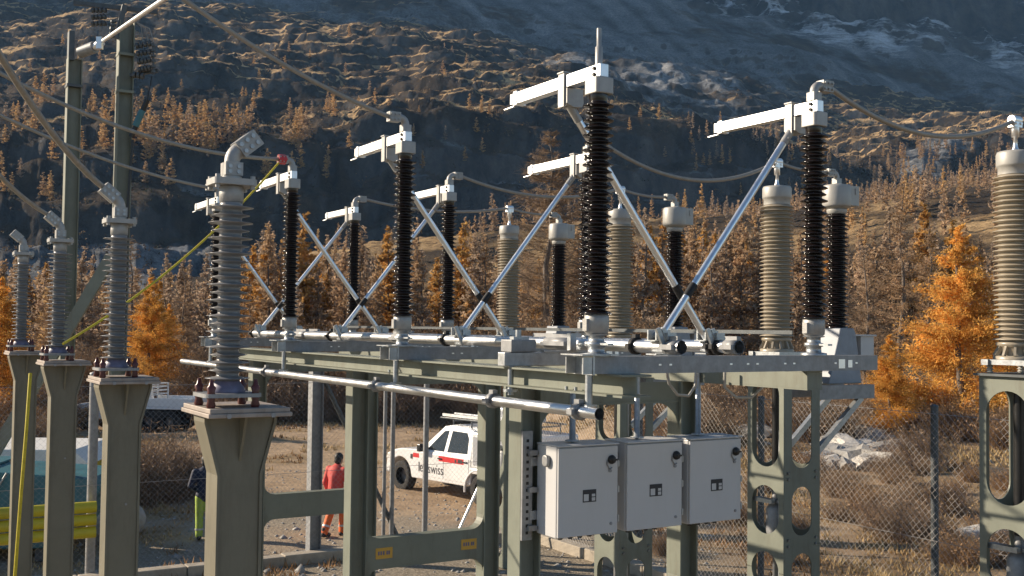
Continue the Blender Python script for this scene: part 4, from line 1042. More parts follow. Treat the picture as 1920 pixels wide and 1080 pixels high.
# ------------------------------------------------------------------ vehicles
def pickup():
    X, Y = -1.15, 28.4
    zg = ground_z(X, Y)
    e = zworld('pickup_truck', 'white double cab pickup with red stripes and a roof ladder behind the olive frame', 'pickup', X, Y, math.atan2(2.3, -2.07))
    e.scale = (1.03, 1.03, 1.03); e.location.z = zg + .0
    arch = [(1.6 + .47 * math.cos(math.radians(a)), .42 + .47 * math.sin(math.radians(a))) for a in range(5, 180, 14)]
    low = [(-1.25, .48), (-1.25, 1.10), (-.7, 1.13), (.75, 1.15), (1.6, 1.11), (2.0, 1.03), (2.16, .90), (2.21, .72), (2.2, .5), (2.12, .44)] + arch + [(1.1, .40), (-1.1, .42)]
    mb = MB(); mb.prism(low[::-1], -.90, .90); mb.build('body', M['white'], e, bevel=.05, bseg=3)
    mb = MB(); mb.box((2.1, -.86, .42), (2.3, .86, .66)); mb.build('bumper', M['greymesh'], e, bevel=.05)
    mb = MB(); mb.prism([(2.15, .70), (2.16, .90), (2.2, .89), (2.23, .70)], -.5, .5); mb.build('grille', M['blackpl'], e)
    for s_ in (-1, 1):
        mb = MB(); mb.prism([(1.98, .80), (2.0, .99), (2.14, .93), (2.222, .80)][::-1], s_ * .56, s_ * .90 + s_ * .012); mb.build('headlight', M['alu'], e, bevel=.01)
    # cab with inward leaning sides
    def yo(z): return .87 - (z - 1.1) * .30
    side = [(-1.23, 1.09), (-1.12, 1.74), (-.9, 1.80), (-.25, 1.83), (.05, 1.78), (.82, 1.13)]
    n = len(side); vs = [(x, yo(z), z) for x, z in side] + [(x, -yo(z), z) for x, z in side]
    mb = MB(); mb.add(vs, [tuple(range(n)), tuple(range(2 * n - 1, n - 1, -1))] + [(i, i + n, (i + 1) % n + n, (i + 1) % n) for i in range(n)]); mb.build('cab', M['white'], e, bevel=.035, bseg=3)
    for s_ in (-1, 1):
        for (poly, lab) in (([(-.16, 1.17), (.52, 1.17), (.0, 1.66), (-.18, 1.69)], 'front'), ([(-1.06, 1.19), (-.29, 1.17), (-.31, 1.69), (-.88, 1.68), (-.99, 1.55)], 'rear')):
            mb = MB(); k = len(poly)
            vo = [(x, s_ * (yo(z) + .006), z) for x, z in poly]; vi = [(x, s_ * (yo(z) - .03), z) for x, z in poly]
            fs = [tuple(range(k)), tuple(range(2 * k - 1, k - 1, -1))] + [(i, i + k, (i + 1) % k + k, (i + 1) % k) for i in range(k)]
            mb.add(vo + vi, fs if s_ < 0 else [f[::-1] for f in fs]); mb.build('side_window', M['glass'], e)
        for (x0, x1) in ((-.2, .72), (-1.18, -.25)):
            mb = MB(); mb.prism([(x0, .50), (x1, .50), (x1, 1.085), (x0, 1.085)], s_ * .898, s_ * .909); d = mb.build('door', M['white'], e, bevel=.006)
            mb = MB(); mb.box((x0 + .05, s_ * .9095, .98), (x0 + .2, s_ * .935, 1.01)); mb.build('handle', M['blackpl'], d)
        mb = MB(); mb.box((.50, s_ * .93, 1.12), (.64, s_ * 1.10, 1.31)); mb.box((.54, s_ * .85, 1.13), (.59, s_ * .935, 1.17)); mb.build('mirror', M['blackpl'], e, bevel=.03)
        for (x0, x1, z0_, z1_, y0_, y1_, nm, mt_) in ((-1.0, -.02, .93, 1.06, .9098, .911, 'red_stripe', 'redpaint'), (.80, 1.05, .93, 1.04, .9015, .903, 'red_stripe', 'redpaint'), (-.95, -.78, .95, 1.04, .9113, .9125, 'emblem', 'darkprint'), (-.72, -.66, .955, 1.03, .9113, .9125, 'emblem', 'darkprint'), (1.06, 1.16, .88, 1.0, .9015, .903, 'emblem', 'darkprint')):
            mb = MB(); mb.box((x0, s_ * y0_, z0_), (x1, s_ * y1_, z1_)); mb.build(nm, M[mt_], e)
    tx = text_obj('lec.swiss', .30, (.30, .9125, .70), (math.pi / 2, 0, math.pi), M['darkprint'], e, 'lettering')
    tx.scale = (1.0, 1.15, 1)
    mb = MB(); mb.prism([(.09, 1.775), (.81, 1.175), (.795, 1.16), (.075, 1.76)], -.62, .62); mb.build('windscreen', M['glass'], e)
    # service body
    mb = MB(); mb.box((-3.1, -.92, .9), (-1.30, .92, 1.74)); mb.build('service_box', M['white'], e, bevel=.03)
    for s_ in (-1, 1):
        mb = MB(); mb.box((-2.15, s_ * .921, .97), (-1.37, s_ * .93, 1.64)); mb.box((-3.03, s_ * .921, .97), (-2.22, s_ * .93, 1.64)); mb.build('locker_panel', M['greymesh'], e)
    mb = MB(); mb.box((-3.12, -.95, .76), (-1.28, .95, .895)); mb.build('tray', M['white'], e, bevel=.02)
    for xw, yw in ((1.6, .76), (1.6, -.76), (-1.6, .76), (-1.6, -.76)):
        mb = MB(); s_ = 1 if yw > 0 else -1
        mb.lathe([(.22, -.11), (.34, -.125), (.385, -.11), (.395, -.05), (.395, .05), (.385, .11), (.34, .125), (.22, .11)], (xw, yw, .39), 28, 'y', False); wh = mb.build('wheel', M['tyre'], e)
        mb = MB(); mb.lathe([(.0001, .03), (.06, .05), (.08, .03), (.16, .0), (.2, .06), (.235, .09)], (xw, yw, .39), 20, 'y', False)
        if s_ > 0:
            mb = MB(); mb.lathe([(.235, -.09), (.2, -.06), (.16, -.02), (.08, -.05), (.06, -.07), (.0001, -.07)], (xw, yw, .39), 20, 'y', False)
        rm = mb.build('rim', M['rim'], wh)
    for s_ in (-1, 1):
        pts = [(-1.6 + .52 * math.cos(math.radians(a)), s_ * .93, .36 + .5 * math.sin(math.radians(a))) for a in range(-8, 200, 16)]
        mb = MB(); mb.tube(pts, .03, 8); mb.build('wheel_arch', M['white'], e)
    mb = MB()
    for yy in (-.6, .6): mb.tube([(-3.0, yy, 1.98), (.3, yy, 1.98)], .022, 8)
    for xx in (-2.8, -1.8, -.9, -.2): mb.tube([(xx, -.6, 1.93), (xx, .6, 1.93)], .02, 8)
    for xx, yy in ((-.2, .58), (-.2, -.58), (-.9, .58), (-.9, -.58), (-2.8, .6), (-2.8, -.6)): mb.tube([(xx, yy, 1.74), (xx, yy, 1.96)], .018, 8)
    mb.build('roof_rack', M['darkgalv'], e)
    lad = tag(bpy.data.objects.new('ladder', None), 'aluminium ladder lying on the roof rack of the pickup', 'ladder'); COL.objects.link(lad); lad.matrix_world = Matrix.Translation(e.location) @ Matrix.Rotation(e.rotation_euler.z, 4, 'Z')
    for yy in (.1, .5):
        mb = MB(); mb.box((-3.0, yy, 2.07), (.35, yy + .035, 2.14)); mb.build('rail', M['alu'], lad)
    for k in range(11):
        mb = MB(); mb.tube([(-2.85 + .3 * k, .136, 2.105), (-2.85 + .3 * k, .499, 2.105)], .014, 6); mb.build('rung', M['alu'], lad)
    bx_ = tag(bpy.data.objects.new('cargo_box', None), 'white box strapped on the rear of the pickup roof rack', 'box'); COL.objects.link(bx_); bx_.matrix_world = lad.matrix_world.copy()
    mb = MB(); mb.box((-2.45, -.55, 2.05), (-.9, .05, 2.32)); mb.build('shell', M['greymesh'], bx_, bevel=.02)
    mb = MB(); mb.box((-2.47, -.57, 2.322), (-.88, .07, 2.36)); mb.build('lid', M['white'], bx_, bevel=.015)
pickup()
def utility():
    X, Y = -15.6, 45.2
    e = zworld('utility_truck', 'white flatbed truck with a cage behind its cab, far back on the left', 'truck', X, Y, math.radians(174))
    arch = [(1.75 + .5 * math.cos(math.radians(a)), .45 + .5 * math.sin(math.radians(a))) for a in range(5, 180, 14)]
    low = [(-.35, .55), (-.35, 1.15), (1.1, 1.2), (2.1, 1.12), (2.42, .95), (2.45, .6), (2.28, .5)] + arch + [(1.2, .5)]
    mb = MB(); mb.prism(low[::-1], -.9, .9); mb.build('body', M['white'], e, bevel=.06, bseg=3)
    def yo(z): return .86 - (z - 1.15) * .2
    side = [(-.35, 1.14), (-.3, 1.82), (.1, 1.88), (.55, 1.84), (1.15, 1.18)]
    n = len(side); vs = [(x, yo(z), z) for x, z in side] + [(x, -yo(z), z) for x, z in side]
    mb = MB(); mb.add(vs, [tuple(range(n)), tuple(range(2 * n - 1, n - 1, -1))] + [(i, i + n, (i + 1) % n + n, (i + 1) % n) for i in range(n)]); mb.build('cab', M['white'], e, bevel=.05, bseg=3)
    for s_ in (-1, 1):
        poly = [(-.15, 1.24), (.9, 1.24), (.48, 1.72), (-.12, 1.74)]
        mb = MB(); k = 4; vo = [(x, s_ * (yo(z) + .006), z) for x, z in poly]; vi = [(x, s_ * (yo(z) - .03), z) for x, z in poly]
        fs = [tuple(range(k)), tuple(range(2 * k - 1, k - 1, -1))] + [(i, i + k, (i + 1) % k + k, (i + 1) % k) for i in range(k)]
        mb.add(vo + vi, fs if s_ < 0 else [f[::-1] for f in fs]); mb.build('side_window', M['glass'], e)
    mb = MB(); mb.box((-2.75, -1.0, .95), (-.45, 1.0, 1.05)); mb.box((-2.75, .96, 1.051), (-.45, 1.0, 1.4)); mb.box((-2.75, -1.0, 1.051), (-.45, -.96, 1.4)); mb.box((-2.75, -.959, 1.051), (-2.71, .959, 1.4)); mb.build('flatbed', M['white'], e, bevel=.015)
    mb = MB()
    for yy in (-.85, .85): mb.box((-.95, yy - .03, 1.06), (-.9, yy + .03, 1.95)); mb.box((-.5, yy - .03, 1.06), (-.45, yy + .03, 1.95))
    for zz in (1.5, 1.65, 1.8, 1.94):
        for xx in (-.925, -.475): mb.box((xx - .015, -.82, zz - .02), (xx + .015, .82, zz + .02))
        for yy in (-.85, .85): mb.box((-.9, yy - .015, zz - .02), (-.5, yy + .015, zz + .02))
    mb.build('cage', M['offwhite'], e)
    for xw, yw in ((1.75, .78), (1.75, -.78), (-.85, .8), (-.85, -.8), (-1.75, .8), (-1.75, -.8)):
        mb = MB(); mb.lathe([(.2, -.13), (.4, -.14), (.45, -.12), (.46, 0), (.45, .12), (.4, .14), (.2, .13)], (xw, yw, .45), 24, 'y', False); wh = mb.build('wheel', M['tyre'], e)
        mb = MB(); sg = 1 if yw > 0 else -1; p = [(.0001, .04), (.1, .05), (.2, .0), (.23, .08)]
        mb.lathe(p if sg < 0 else [(r, -h) for r, h in p[::-1]], (xw, yw, .45), 18, 'y', False); mb.build('rim', M['rim'], wh)
    mb = MB(); mb.box((-2.3, -.4, .55), (1.6, .4, .94)); mb.box((-1.5, .5, .5), (-1.1, .92, .9)); mb.build('chassis', M['blackpl'], e)
utility()
# ------------------------------------------------------------------ people
def capsule(mb, a, b, ra, rb, n=12):
    a = Vector(a); b = Vector(b); d = b - a; L = d.length; d.normalize()
    pts = []; 
    for k in range(4, 0, -1): pts.append((a - d * ra * math.sin(math.pi / 2 * k / 4.4), ra * math.cos(math.pi / 2 * k / 4.4)))
    pts.append((a, ra)); pts.append((b, rb))
    for k in range(1, 5): pts.append((b + d * rb * math.sin(math.pi / 2 * k / 4.4), rb * math.cos(math.pi / 2 * k / 4.4)))
    up = Vector((0, 0, 1)) if abs(d.z) < .9 else Vector((1, 0, 0))
    x = (up - d * up.dot(d)).normalized(); y = d.cross(x); vs = []
    for p, r in pts:
        for j in range(n): t = 2 * math.pi * j / n; vs.append(p + x * r * math.cos(t) + y * r * math.sin(t))
    k = len(pts); fs = []
    for i in range(k - 1):
        for j in range(n): l = (j + 1) % n; fs.append((i * n + j, i * n + l, (i + 1) * n + l, (i + 1) * n + j))
    fs.append(tuple(range(n))[::-1]); fs.append(tuple(range((k - 1) * n, k * n)))
    mb.add(vs, fs, True)
def ell(mb, c, r, n=14):
    vs = []; fs = []
    for i in range(1, n):
        for j in range(n * 2):
            t = math.pi * i / n; p = math.pi * j / n
            vs.append((c[0] + r[0] * math.sin(t) * math.cos(p), c[1] + r[1] * math.sin(t) * math.sin(p), c[2] + r[2] * math.cos(t)))
    m_ = n * 2
    for i in range(n - 2):
        for j in range(m_): fs.append((i * m_ + j, (i + 1) * m_ + j, (i + 1) * m_ + (j + 1) % m_, i * m_ + (j + 1) % m_))
    fs.append(tuple(range(m_))); fs.append(tuple(range((n - 2) * m_, (n - 1) * m_))[::-1])
    mb.add(vs, fs, True)
def remesh(o, vox, smooth=4):
    r = o.modifiers.new('skin', 'REMESH'); r.mode = 'VOXEL'; r.voxel_size = vox; r.use_smooth_shade = True
    s = o.modifiers.new('soft', 'SMOOTH'); s.factor = .5; s.iterations = smooth
    return o
def person(label, X, Y, rot, top, legs, P):
    """local: +y is where the person faces, z up, feet at 0"""
    e = zworld('person', label, 'person', X, Y, rot)
    hip, chest, neck, head = P['hip'], P['chest'], P['neck'], P['head']
    # one continuous body
    mb = MB()
    ell(mb, (chest[0], chest[1], chest[2]), (.16, .105, .2)); ell(mb, (hip[0], hip[1], hip[2] + .02), (.155, .11, .13))
    capsule(mb, hip, chest, .12, .13); capsule(mb, chest, neck, .1, .06); capsule(mb, neck, head, .055, .06)
    ell(mb, (head[0], head[1], head[2] + .02), (.075, .095, .115)); ell(mb, (head[0], head[1] + .03, head[2] - .04), (.055, .065, .065))
    ell(mb, (head[0], head[1] + .095, head[2] - .005), (.014, .02, .024)); 
    for s_ in (-1, 1): ell(mb, (head[0] + s_ * .076, head[1] - .01, head[2]), (.012, .022, .032))
    for s_, key in ((-1, 'L'), (1, 'R')):
        sh, el, wr = P['arm' + key]; kn, an = P['leg' + key]
        hp = (hip[0] + s_ * .09, hip[1], hip[2] - .03)
        capsule(mb, sh, el, .05, .04); capsule(mb, el, wr, .04, .028)
        d = (Vector(wr) - Vector(el)).normalized(); pc_ = Vector(wr) + d * .055
        capsule(mb, wr, pc_, .027, .034)
        for f in range(4):
            o_ = Vector((0, (f - 1.5) * .018, 0)); b0 = pc_ + d * .03 + o_; b1 = b0 + d * (.042 - .004 * abs(f - 1.4)) + Vector((-s_ * .008, 0, 0)); b2 = b1 + d * .028 + Vector((-s_ * .018, 0, 0))
            capsule(mb, b0, b1, .0095, .009, 8); capsule(mb, b1, b2, .009, .0075, 8)
        t0 = Vector(wr) + d * .03 + Vector((0, .025, 0)); capsule(mb, t0, t0 + d * .03 + Vector((-s_ * .012, .025, 0)), .011, .009, 8)
        capsule(mb, hp, kn, .085, .055); capsule(mb, kn, an, .056, .038)
        capsule(mb, (an[0], an[1] - .03, an[2] - .02), (an[0], an[1] + .13, an[2] - .05), .035, .03)
    remesh(mb.build('body', M['skin'], e), .0095, 3)
    mb = MB()
    ell(mb, (head[0], head[1] - .015, head[2] + .045), (.088, .105, .105)); ell(mb, (head[0], head[1] - .05, head[2] - .02), (.08, .07, .085))
    remesh(mb.build('hair', M['hair'], e), .012, 2)
    mb = MB()
    ell(mb, (chest[0], chest[1], chest[2] + .03), (.205, .145, .23)); capsule(mb, (hip[0], hip[1], hip[2] + .02), chest, .165, .165); capsule(mb, (hip[0] - .06, hip[1], hip[2] + .0), (hip[0] + .06, hip[1], hip[2]), .13, .13)
    capsule(mb, (neck[0], neck[1], neck[2] - .04), (neck[0], neck[1] + .005, neck[2] + .015), .085, .07)
    for key in 'LR':
        sh, el, wr = P['arm' + key]; capsule(mb, sh, el, .078, .064); w2 = Vector(el).lerp(Vector(wr), .93); capsule(mb, el, w2, .064, .05)
        q = Vector(sh).lerp(Vector(chest), .45); q.z = sh[2] - .02; capsule(mb, q, sh, .09, .078)
    remesh(mb.build('jacket', top, e), .014, 5)
    mb = MB()
    capsule(mb, (hip[0] - .06, hip[1], hip[2] - .02), (hip[0] + .06, hip[1], hip[2] - .02), .125, .125)
    for s_, key in ((-1, 'L'), (1, 'R')):
        kn, an = P['leg' + key]; capsule(mb, (hip[0] + s_ * .09, hip[1], hip[2] - .04), kn, .108, .082); w2 = Vector(kn).lerp(Vector(an), .96); capsule(mb, kn, w2, .082, .075)
    tr = remesh(mb.build('trousers', legs, e), .014, 5)
    for s_, key in ((-1, 'L'), (1, 'R')):
        kn, an = P['leg' + key]
        for t in (.62,):
            c0 = Vector(kn).lerp(Vector(an), t); c1 = Vector(kn).lerp(Vector(an), t + .09)
            mb = MB(); mb.tube([c0, c1], .087, 16, caps=False); mb.build('reflective_band', M['reflect'], tr)
    for key in 'LR':
        kn, an = P['leg' + key]; mb = MB(); capsule(mb, (an[0], an[1] - .035, an[2] - .035), (an[0], an[1] + .16, an[2] - .055), .052, .045); capsule(mb, (an[0], an[1], an[2] + .08), (an[0], an[1] - .01, an[2] - .02), .055, .056); remesh(mb.build('boot', M['boot'], e), .012, 3)
    return e
person('person in a red jacket and orange trousers seen from behind, walking away', -3.66, 22.76, math.radians(-28), M['jacketred'], M['trouser'],
       dict(hip=(0, 0, .93), chest=(0, .03, 1.26), neck=(0, .06, 1.48), head=(.01, .10, 1.61),
            armL=((-.2, .04, 1.40), (-.27, -.0, 1.12), (-.24, .1, .88)), armR=((.2, .04, 1.40), (.27, .06, 1.12), (.22, .26, .98)),
            legL=((-.1, -.02, .50), (-.12, -.2, .10)), legR=((.1, .14, .50), (.1, .12, .10))))
person('person in a navy jacket and yellow trousers half hidden by the largest olive post', -6.27, 22.3, math.radians(20), M['navy'], M['hivis'],
       dict(hip=(0, 0, .93), chest=(0, .02, 1.26), neck=(0, .04, 1.48), head=(0, .06, 1.60),
            armL=((-.2, .02, 1.40), (-.29, -.02, 1.13), (-.12, .2, 1.02)), armR=((.2, .02, 1.40), (.30, -.02, 1.13), (.14, .2, 1.0)),
            legL=((-.1, .05, .50), (-.1, .02, .10)), legR=((.1, .03, .50), (.11, -.02, .10))))
# ------------------------------------------------------------------ trees
def np_obj(name, v, f, mt, parent=None, attr=None, link=True):
    me = bpy.data.meshes.new(name); v = np.asarray(v, np.float32); f = np.asarray(f, np.int32)
    k = f.shape[1]
    me.vertices.add(len(v)); me.vertices.foreach_set('co', v.ravel()); me.loops.add(f.size); me.loops.foreach_set('vertex_index', f.ravel())
    me.polygons.add(len(f)); me.polygons.foreach_set('loop_start', np.arange(0, f.size, k, dtype=np.int32)); me.update(calc_edges=True)
    if attr is not None:
        at = me.attributes.new(attr[0], 'FLOAT', 'POINT'); at.data.foreach_set('value', np.asarray(attr[1], np.float32))
    me.materials.append(mt)
    o = bpy.data.objects.new(name, me)
    if link: COL.objects.link(o)
    if parent: o.parent = parent
    return o
def leaf_cloud(c, size, rs, stretch=1.6):
    """a small random triangle at every centre"""
    n = len(c); a = rs.normal(size=(n, 3)); a /= np.linalg.norm(a, axis=1)[:, None] + 1e-9
    b = np.cross(a, rs.normal(size=(n, 3))); b /= np.linalg.norm(b, axis=1)[:, None] + 1e-9
    s = size * rs.uniform(.6, 1.4, (n, 1))
    v = np.stack([c - a * s * stretch / 2 - b * s * .35, c - a * s * stretch / 2 + b * s * .35, c + a * s * stretch * .6], 1).reshape(-1, 3)
    return v, np.arange(3 * n).reshape(-1, 3)
def sticks(p, q, r, rs, r2=.35):
    """thin three sided sticks from p to q"""
    d = q - p; L = np.linalg.norm(d, axis=1)[:, None] + 1e-9; d = d / L
    up = np.where(np.abs(d[:, 2:3]) > .9, np.array([[1., 0, 0]]), np.array([[0., 0, 1.]])); x = np.cross(d, up); x /= np.linalg.norm(x, axis=1)[:, None]; y = np.cross(d, x)
    r = np.asarray(r).reshape(-1, 1) * np.ones((len(p), 1)); V = []
    for base, rr in ((p, r), (q, r * r2)):
        for k in range(3): t = 2 * math.pi * k / 3; V.append(base + x * rr * math.cos(t) + y * rr * math.sin(t))
    v = np.stack(V, 1).reshape(-1, 3); n = len(p); o = np.arange(n)[:, None] * 6
    f = np.concatenate([o + np.array([[k, (k + 1) % 3, (k + 1) % 3 + 3]]) for k in range(3)] + [o + np.array([[k, (k + 1) % 3 + 3, k + 3]]) for k in range(3)])
    return v, f
def merge(parts):
    V = []; Fs = []; o = 0
    for v, f in parts: V.append(v); Fs.append(f + o); o += len(v)
    return np.concatenate(V), np.concatenate(Fs)
def trunk_mesh(h, r, seed, n=6, seg=7):
    mb = MB(); rs = random.Random(seed); pts = [(rs.uniform(-.015, .015) * h * (k > 0), rs.uniform(-.015, .015) * h * (k > 0), -.15 + (h + .1) * k / seg) for k in range(seg + 1)]
    mb.tube(pts, r, n, True, r * .12); return mb
def larch(h, rad, nb, leaves, lsize, seed, twigs=0, base=.12, droop=.1, tw=.004, br=.012, power=.85):
    rs = np.random.default_rng(seed)
    t = base + (1 - base) * rs.uniform(0, 1, nb) ** .9
    z0 = t * h; L = rad * np.clip((1 - (t - base) / (1 - base)), .03, 1) ** power * rs.uniform(.55, 1.1, nb) * np.clip((t - base) / .1 + .55, 0, 1)
    az = rs.uniform(0, 2 * math.pi, nb); dx, dy = np.cos(az), np.sin(az)
    P0 = np.stack([0 * z0, 0 * z0, z0], 1)
    def at(i, s): # point on branch i at fraction s
        return np.stack([dx[i] * L[i] * s, dy[i] * L[i] * s, z0[i] + L[i] * (-droop * s * 2 + (droop * 2.3) * s * s + .18 * s)], 1)
    parts = []
    ii = np.arange(nb)
    if br:
        prev = P0
        for s in (.5, 1.): q = at(ii, np.full(nb, s)); parts.append(sticks(prev, q, br * (.5 + .7 * (1 - t)), rs, .5)); prev = q
    if twigs:
        i = rs.integers(0, nb, twigs); s = rs.uniform(.15, 1, twigs); p = at(i, s); d = rs.normal(size=(twigs, 3)) * .55 + np.stack([dx[i], dy[i], 0 * s], 1) * .7; d[:, 2] -= .1
        parts.append(sticks(p, p + d * (L[i] * .28)[:, None] * rs.uniform(.4, 1, (twigs, 1)), np.full(twigs, tw), rs, .4))
    if leaves:
        pr = L / L.sum(); i = rs.choice(nb, leaves, p=pr); s = rs.uniform(.12, 1.05, leaves); c = at(i, s) + rs.normal(size=(leaves, 3)) * (L[i] * .09 + .02)[:, None]
        parts.append(leaf_cloud(c, lsize, rs))
    return merge(parts)
PROTO = {}
def proto(kind, h, r, cm, mt, seed):
    T = bpy.data.objects.new('larch_tree', None)
    o = trunk_mesh(h, r, seed).build('trunk', M['bark'], None); COL.objects.unlink(o); o.parent = T
    c = np_obj('crown', cm[0], cm[1], mt, T, link=False)
    PROTO.setdefault(kind, []).append((T, o, c, h))
for s in range(2): proto('gold_near', 6.8, .13, larch(6.8, 2.35, 150, 26000, .058, 100 + s, 7000, .08, .05, .006, .022, .78), M['larchnear'], 100 + s)
for s in range(3): proto('bare_near', 9.0, .12, larch(9.0, 1.7, 150, 1500 + 1500 * s, .05, 120 + s, 6500, .14, .12, .006, .018, .8), M['larch'], 120 + s)
for s in range(1): proto('bare_big', 12.5, .22, larch(12.5, 2.9, 230, 0, .05, 140 + s, 13000, .22, .14, .008, .03, .55), M['twig'], 140)
for s in range(6): proto('mid', 10.0, .13, larch(10.0, 1.45, 95, 1250, .19, 160 + s, 900, .08, .1, .014, .022, .8), M['larch'], 160 + s)
for s in range(3): proto('midgold', 9.0, .13, larch(9.0, 1.5, 90, 2100, .20, 180 + s, 400, .06, .1, .012, .02, .8), M['larchgold'], 180 + s)
for s in range(2): proto('pine', 9.0, .2, larch(9.0, 1.9, 70, 2200, .32, 190 + s, 0, .08, .05, .0, .02, .6), M['pine'], 190 + s)
NT = [0]
def plant(kind, X, Y, Z, h, label, group, name='larch_tree', wide=1.):
    T, tr, cr, h0 = random.choice(PROTO[kind])
    r = bpy.data.objects.new(name, None); COL.objects.link(r); r.location = (X, Y, Z); k = h / h0
    r.scale = (k * wide * random.uniform(.9, 1.15), k * wide * random.uniform(.9, 1.15), k); r.rotation_euler = (0, 0, random.uniform(0, 6.28)); tag(r, label, 'tree', group)
    for s in (tr, cr):
        c = s.copy(); COL.objects.link(c); c.parent = r
    return r
def pxX(x, Y): return (x - 960) / FPX * Y
def near(kind, x, Y, h, label, group=None, name='larch_tree'):
    X = pxX(x, Y)
    if Y < 70: z = ground_z(X, Y)
    else: z = hill_at(x, (Y - 70) / 80.)[2]
    return plant(kind, X, Y, z, h, label, group, name)
near('gold_near', 1800, 36, 6.9, 'big golden larch behind the lone dark fence post')
near('gold_near', 1668, 34, 3.2, 'low golden larch left of the big golden one')
near('gold_near', 1895, 41, 5.4, 'golden larch half behind the right tan transformer')
near('bare_big', 1030, 58, 12.6, 'tall bare larch standing behind the tallest black insulator')
near('bare_near', 1625, 48, 7.6, 'bare larch with pale trunk right of the switch')
near('bare_near', 1690, 52, 9.4, 'tall bare larch with pale trunk left of the big golden one')
near('bare_near', 1745, 60, 8.6, 'bare larch behind the top of the golden larch')
near('bare_near', 1570, 62, 7.6, 'thin bare larch behind the right black insulator')
near('bare_near', 1890, 66, 8.8, 'bare larch above the golden trees at the right edge')
near('gold_near', 283, 52, 5.6, 'golden larch seen between the second and the largest cable ends')
near('gold_near', 318, 60, 4.6, 'smaller golden larch left of the largest cable end')
near('bare_near', 245, 56, 7.6, 'reddish bare larch right of the second cable end')
near('bare_near', 92, 50, 6.0, 'bare brown larch between the two leftmost cable ends')
near('gold_near', 2, 44, 6.2, 'golden larch cut by the left edge')
near('bare_near', 345, 66, 7.4, 'bare larch behind the largest cable end')
near('midgold', 612, 88, 7.6, 'orange larch between two black insulators in front of the dark slope')
near('midgold', 655, 96, 6.0, 'small orange larch right of the orange one')
near('bare_near', 470, 78, 7.0, 'bare larch left of the third switch pole')
near('midgold', 1010, 80, 6.8, 'orange larch behind the leftmost grey drum head')
near('midgold', 945, 110, 10.5, 'orange larch beside the smallest tan transformer')
# forest
cand = []
rs = np.random.default_rng(5)
def add_zone(n, x0, x1, k0, k1, hmin, hmax, dens, kind='forest'):
    for _ in range(n):
        x = rs.uniform(x0, x1); kt = rs.uniform(k0, k1)
        if rs.uniform() > dens(x, kt): continue
        X, Y, Z = hill_at(x, kt); X = (x - 960) / FPX * Y
        cand.append((Y, X, Z, rs.uniform(hmin, hmax), kind, x))
clump = lambda x, k, s: float(np.clip(.5 + 2.4 * fbm(np.array([x / s]), np.array([k * 6]), 3, 7)[0], 0, 1))
add_zone(1800, 420, 2150, .05, 2.3, 6.5, 12, lambda x, k: (1 if x > 850 or k < .9 else .13) * (.55 + .45 * clump(x, k, 80)))
add_zone(380, -250, 420, .05, 1.5, 6, 10, lambda x, k: .75)
add_zone(1200, 1280, 2150, 2.1, 3.05, 8, 13, lambda x, k: (.25 + .75 * clump(x, k, 60)) * (1 if x > 1500 or k < 2.5 else .5))
add_zone(420, -250, 640, 2.8, 3.5, 9, 16, lambda x, k: clump(x, k, 45) ** 1.5 * .9, 'slope')
add_zone(60, 180, 450, 2.86, 3.12, 12, 18, lambda x, k: .9, 'slope')
add_zone(170, -250, 900, 3.4, 4.4, 8, 13, lambda x, k: clump(x, k, 45) ** 2.5 * .5, 'slope')
add_zone(170, 640, 1350, 2.2, 3.1, 7, 12, lambda x, k: clump(x, k, 60) ** 2 * .8, 'slope')
cand.sort(key=lambda c: c[0])
cand.sort(key=lambda c: -c[3] / c[0])
lab_f = {'mid': 'brown autumn larch in the valley forest', 'midgold': 'golden larch among the brown larches of the valley forest', 'pine': 'dark green pine on the mountain slope', 'slope': 'small larch on the steep mountain slope'}
def inview(x): return -60 < x < 1980
ind = 0; rest = []
for c in cand:
    Y, X, Z, h, kd, x = c
    gold = rs.uniform() < (.17 if kd == 'forest' else .3)
    pine_ = kd == 'slope' and rs.uniform() < .13
    if ind < 272 and inview(x):
        k = 'pine' if pine_ else ('midgold' if gold else 'mid'); ind += 1
        plant(k, X, Y, Z - .2, h, lab_f[k] if kd == 'forest' or pine_ else lab_f['slope'], {'mid': 'brown larches of the valley forest', 'midgold': 'golden larches of the valley forest', 'pine': 'dark pines on the slope'}[k] if kd == 'forest' or pine_ else 'larches on the mountain slope', 'pine_tree' if pine_ else 'larch_tree', 1.5 if kd == 'slope' else 1.15)
    else: rest.append((X, Y, Z - .2, h, 1.6 if kd == 'slope' else 1.15, 1.0 if gold or (kd == 'slope' and rs.uniform() < .5) else rs.uniform(0, .75)))
fv = []; ff = []; ft = []; off = 0
fars = [larch(10., 1.5, 40, 300, .42, 300 + s, 60, .05, .1, .03, .05, .8) for s in range(5)]
for (X, Y, Z, h, wd_, tint) in rest:
    v, f = fars[int(rs.integers(0, 5))]; a = rs.uniform(0, 6.28); k = h / 10.; c_, s_ = math.cos(a), math.sin(a)
    vv = np.stack([(v[:, 0] * c_ - v[:, 1] * s_) * k * wd_ + X, (v[:, 0] * s_ + v[:, 1] * c_) * k * wd_ + Y, v[:, 2] * k + Z], 1)
    fv.append(vv); ff.append(f + off); ft.append(np.full(len(v), tint)); off += len(v)
if rest:
    o = np_obj('larch_forest', np.concatenate(fv), np.concatenate(ff), M['larchmass'], attr=('tint', np.concatenate(ft))); tag(o, 'far autumn larch forest filling the valley and lower slopes', 'forest', kind='stuff')
print('trees', ind, 'rest', len(rest))
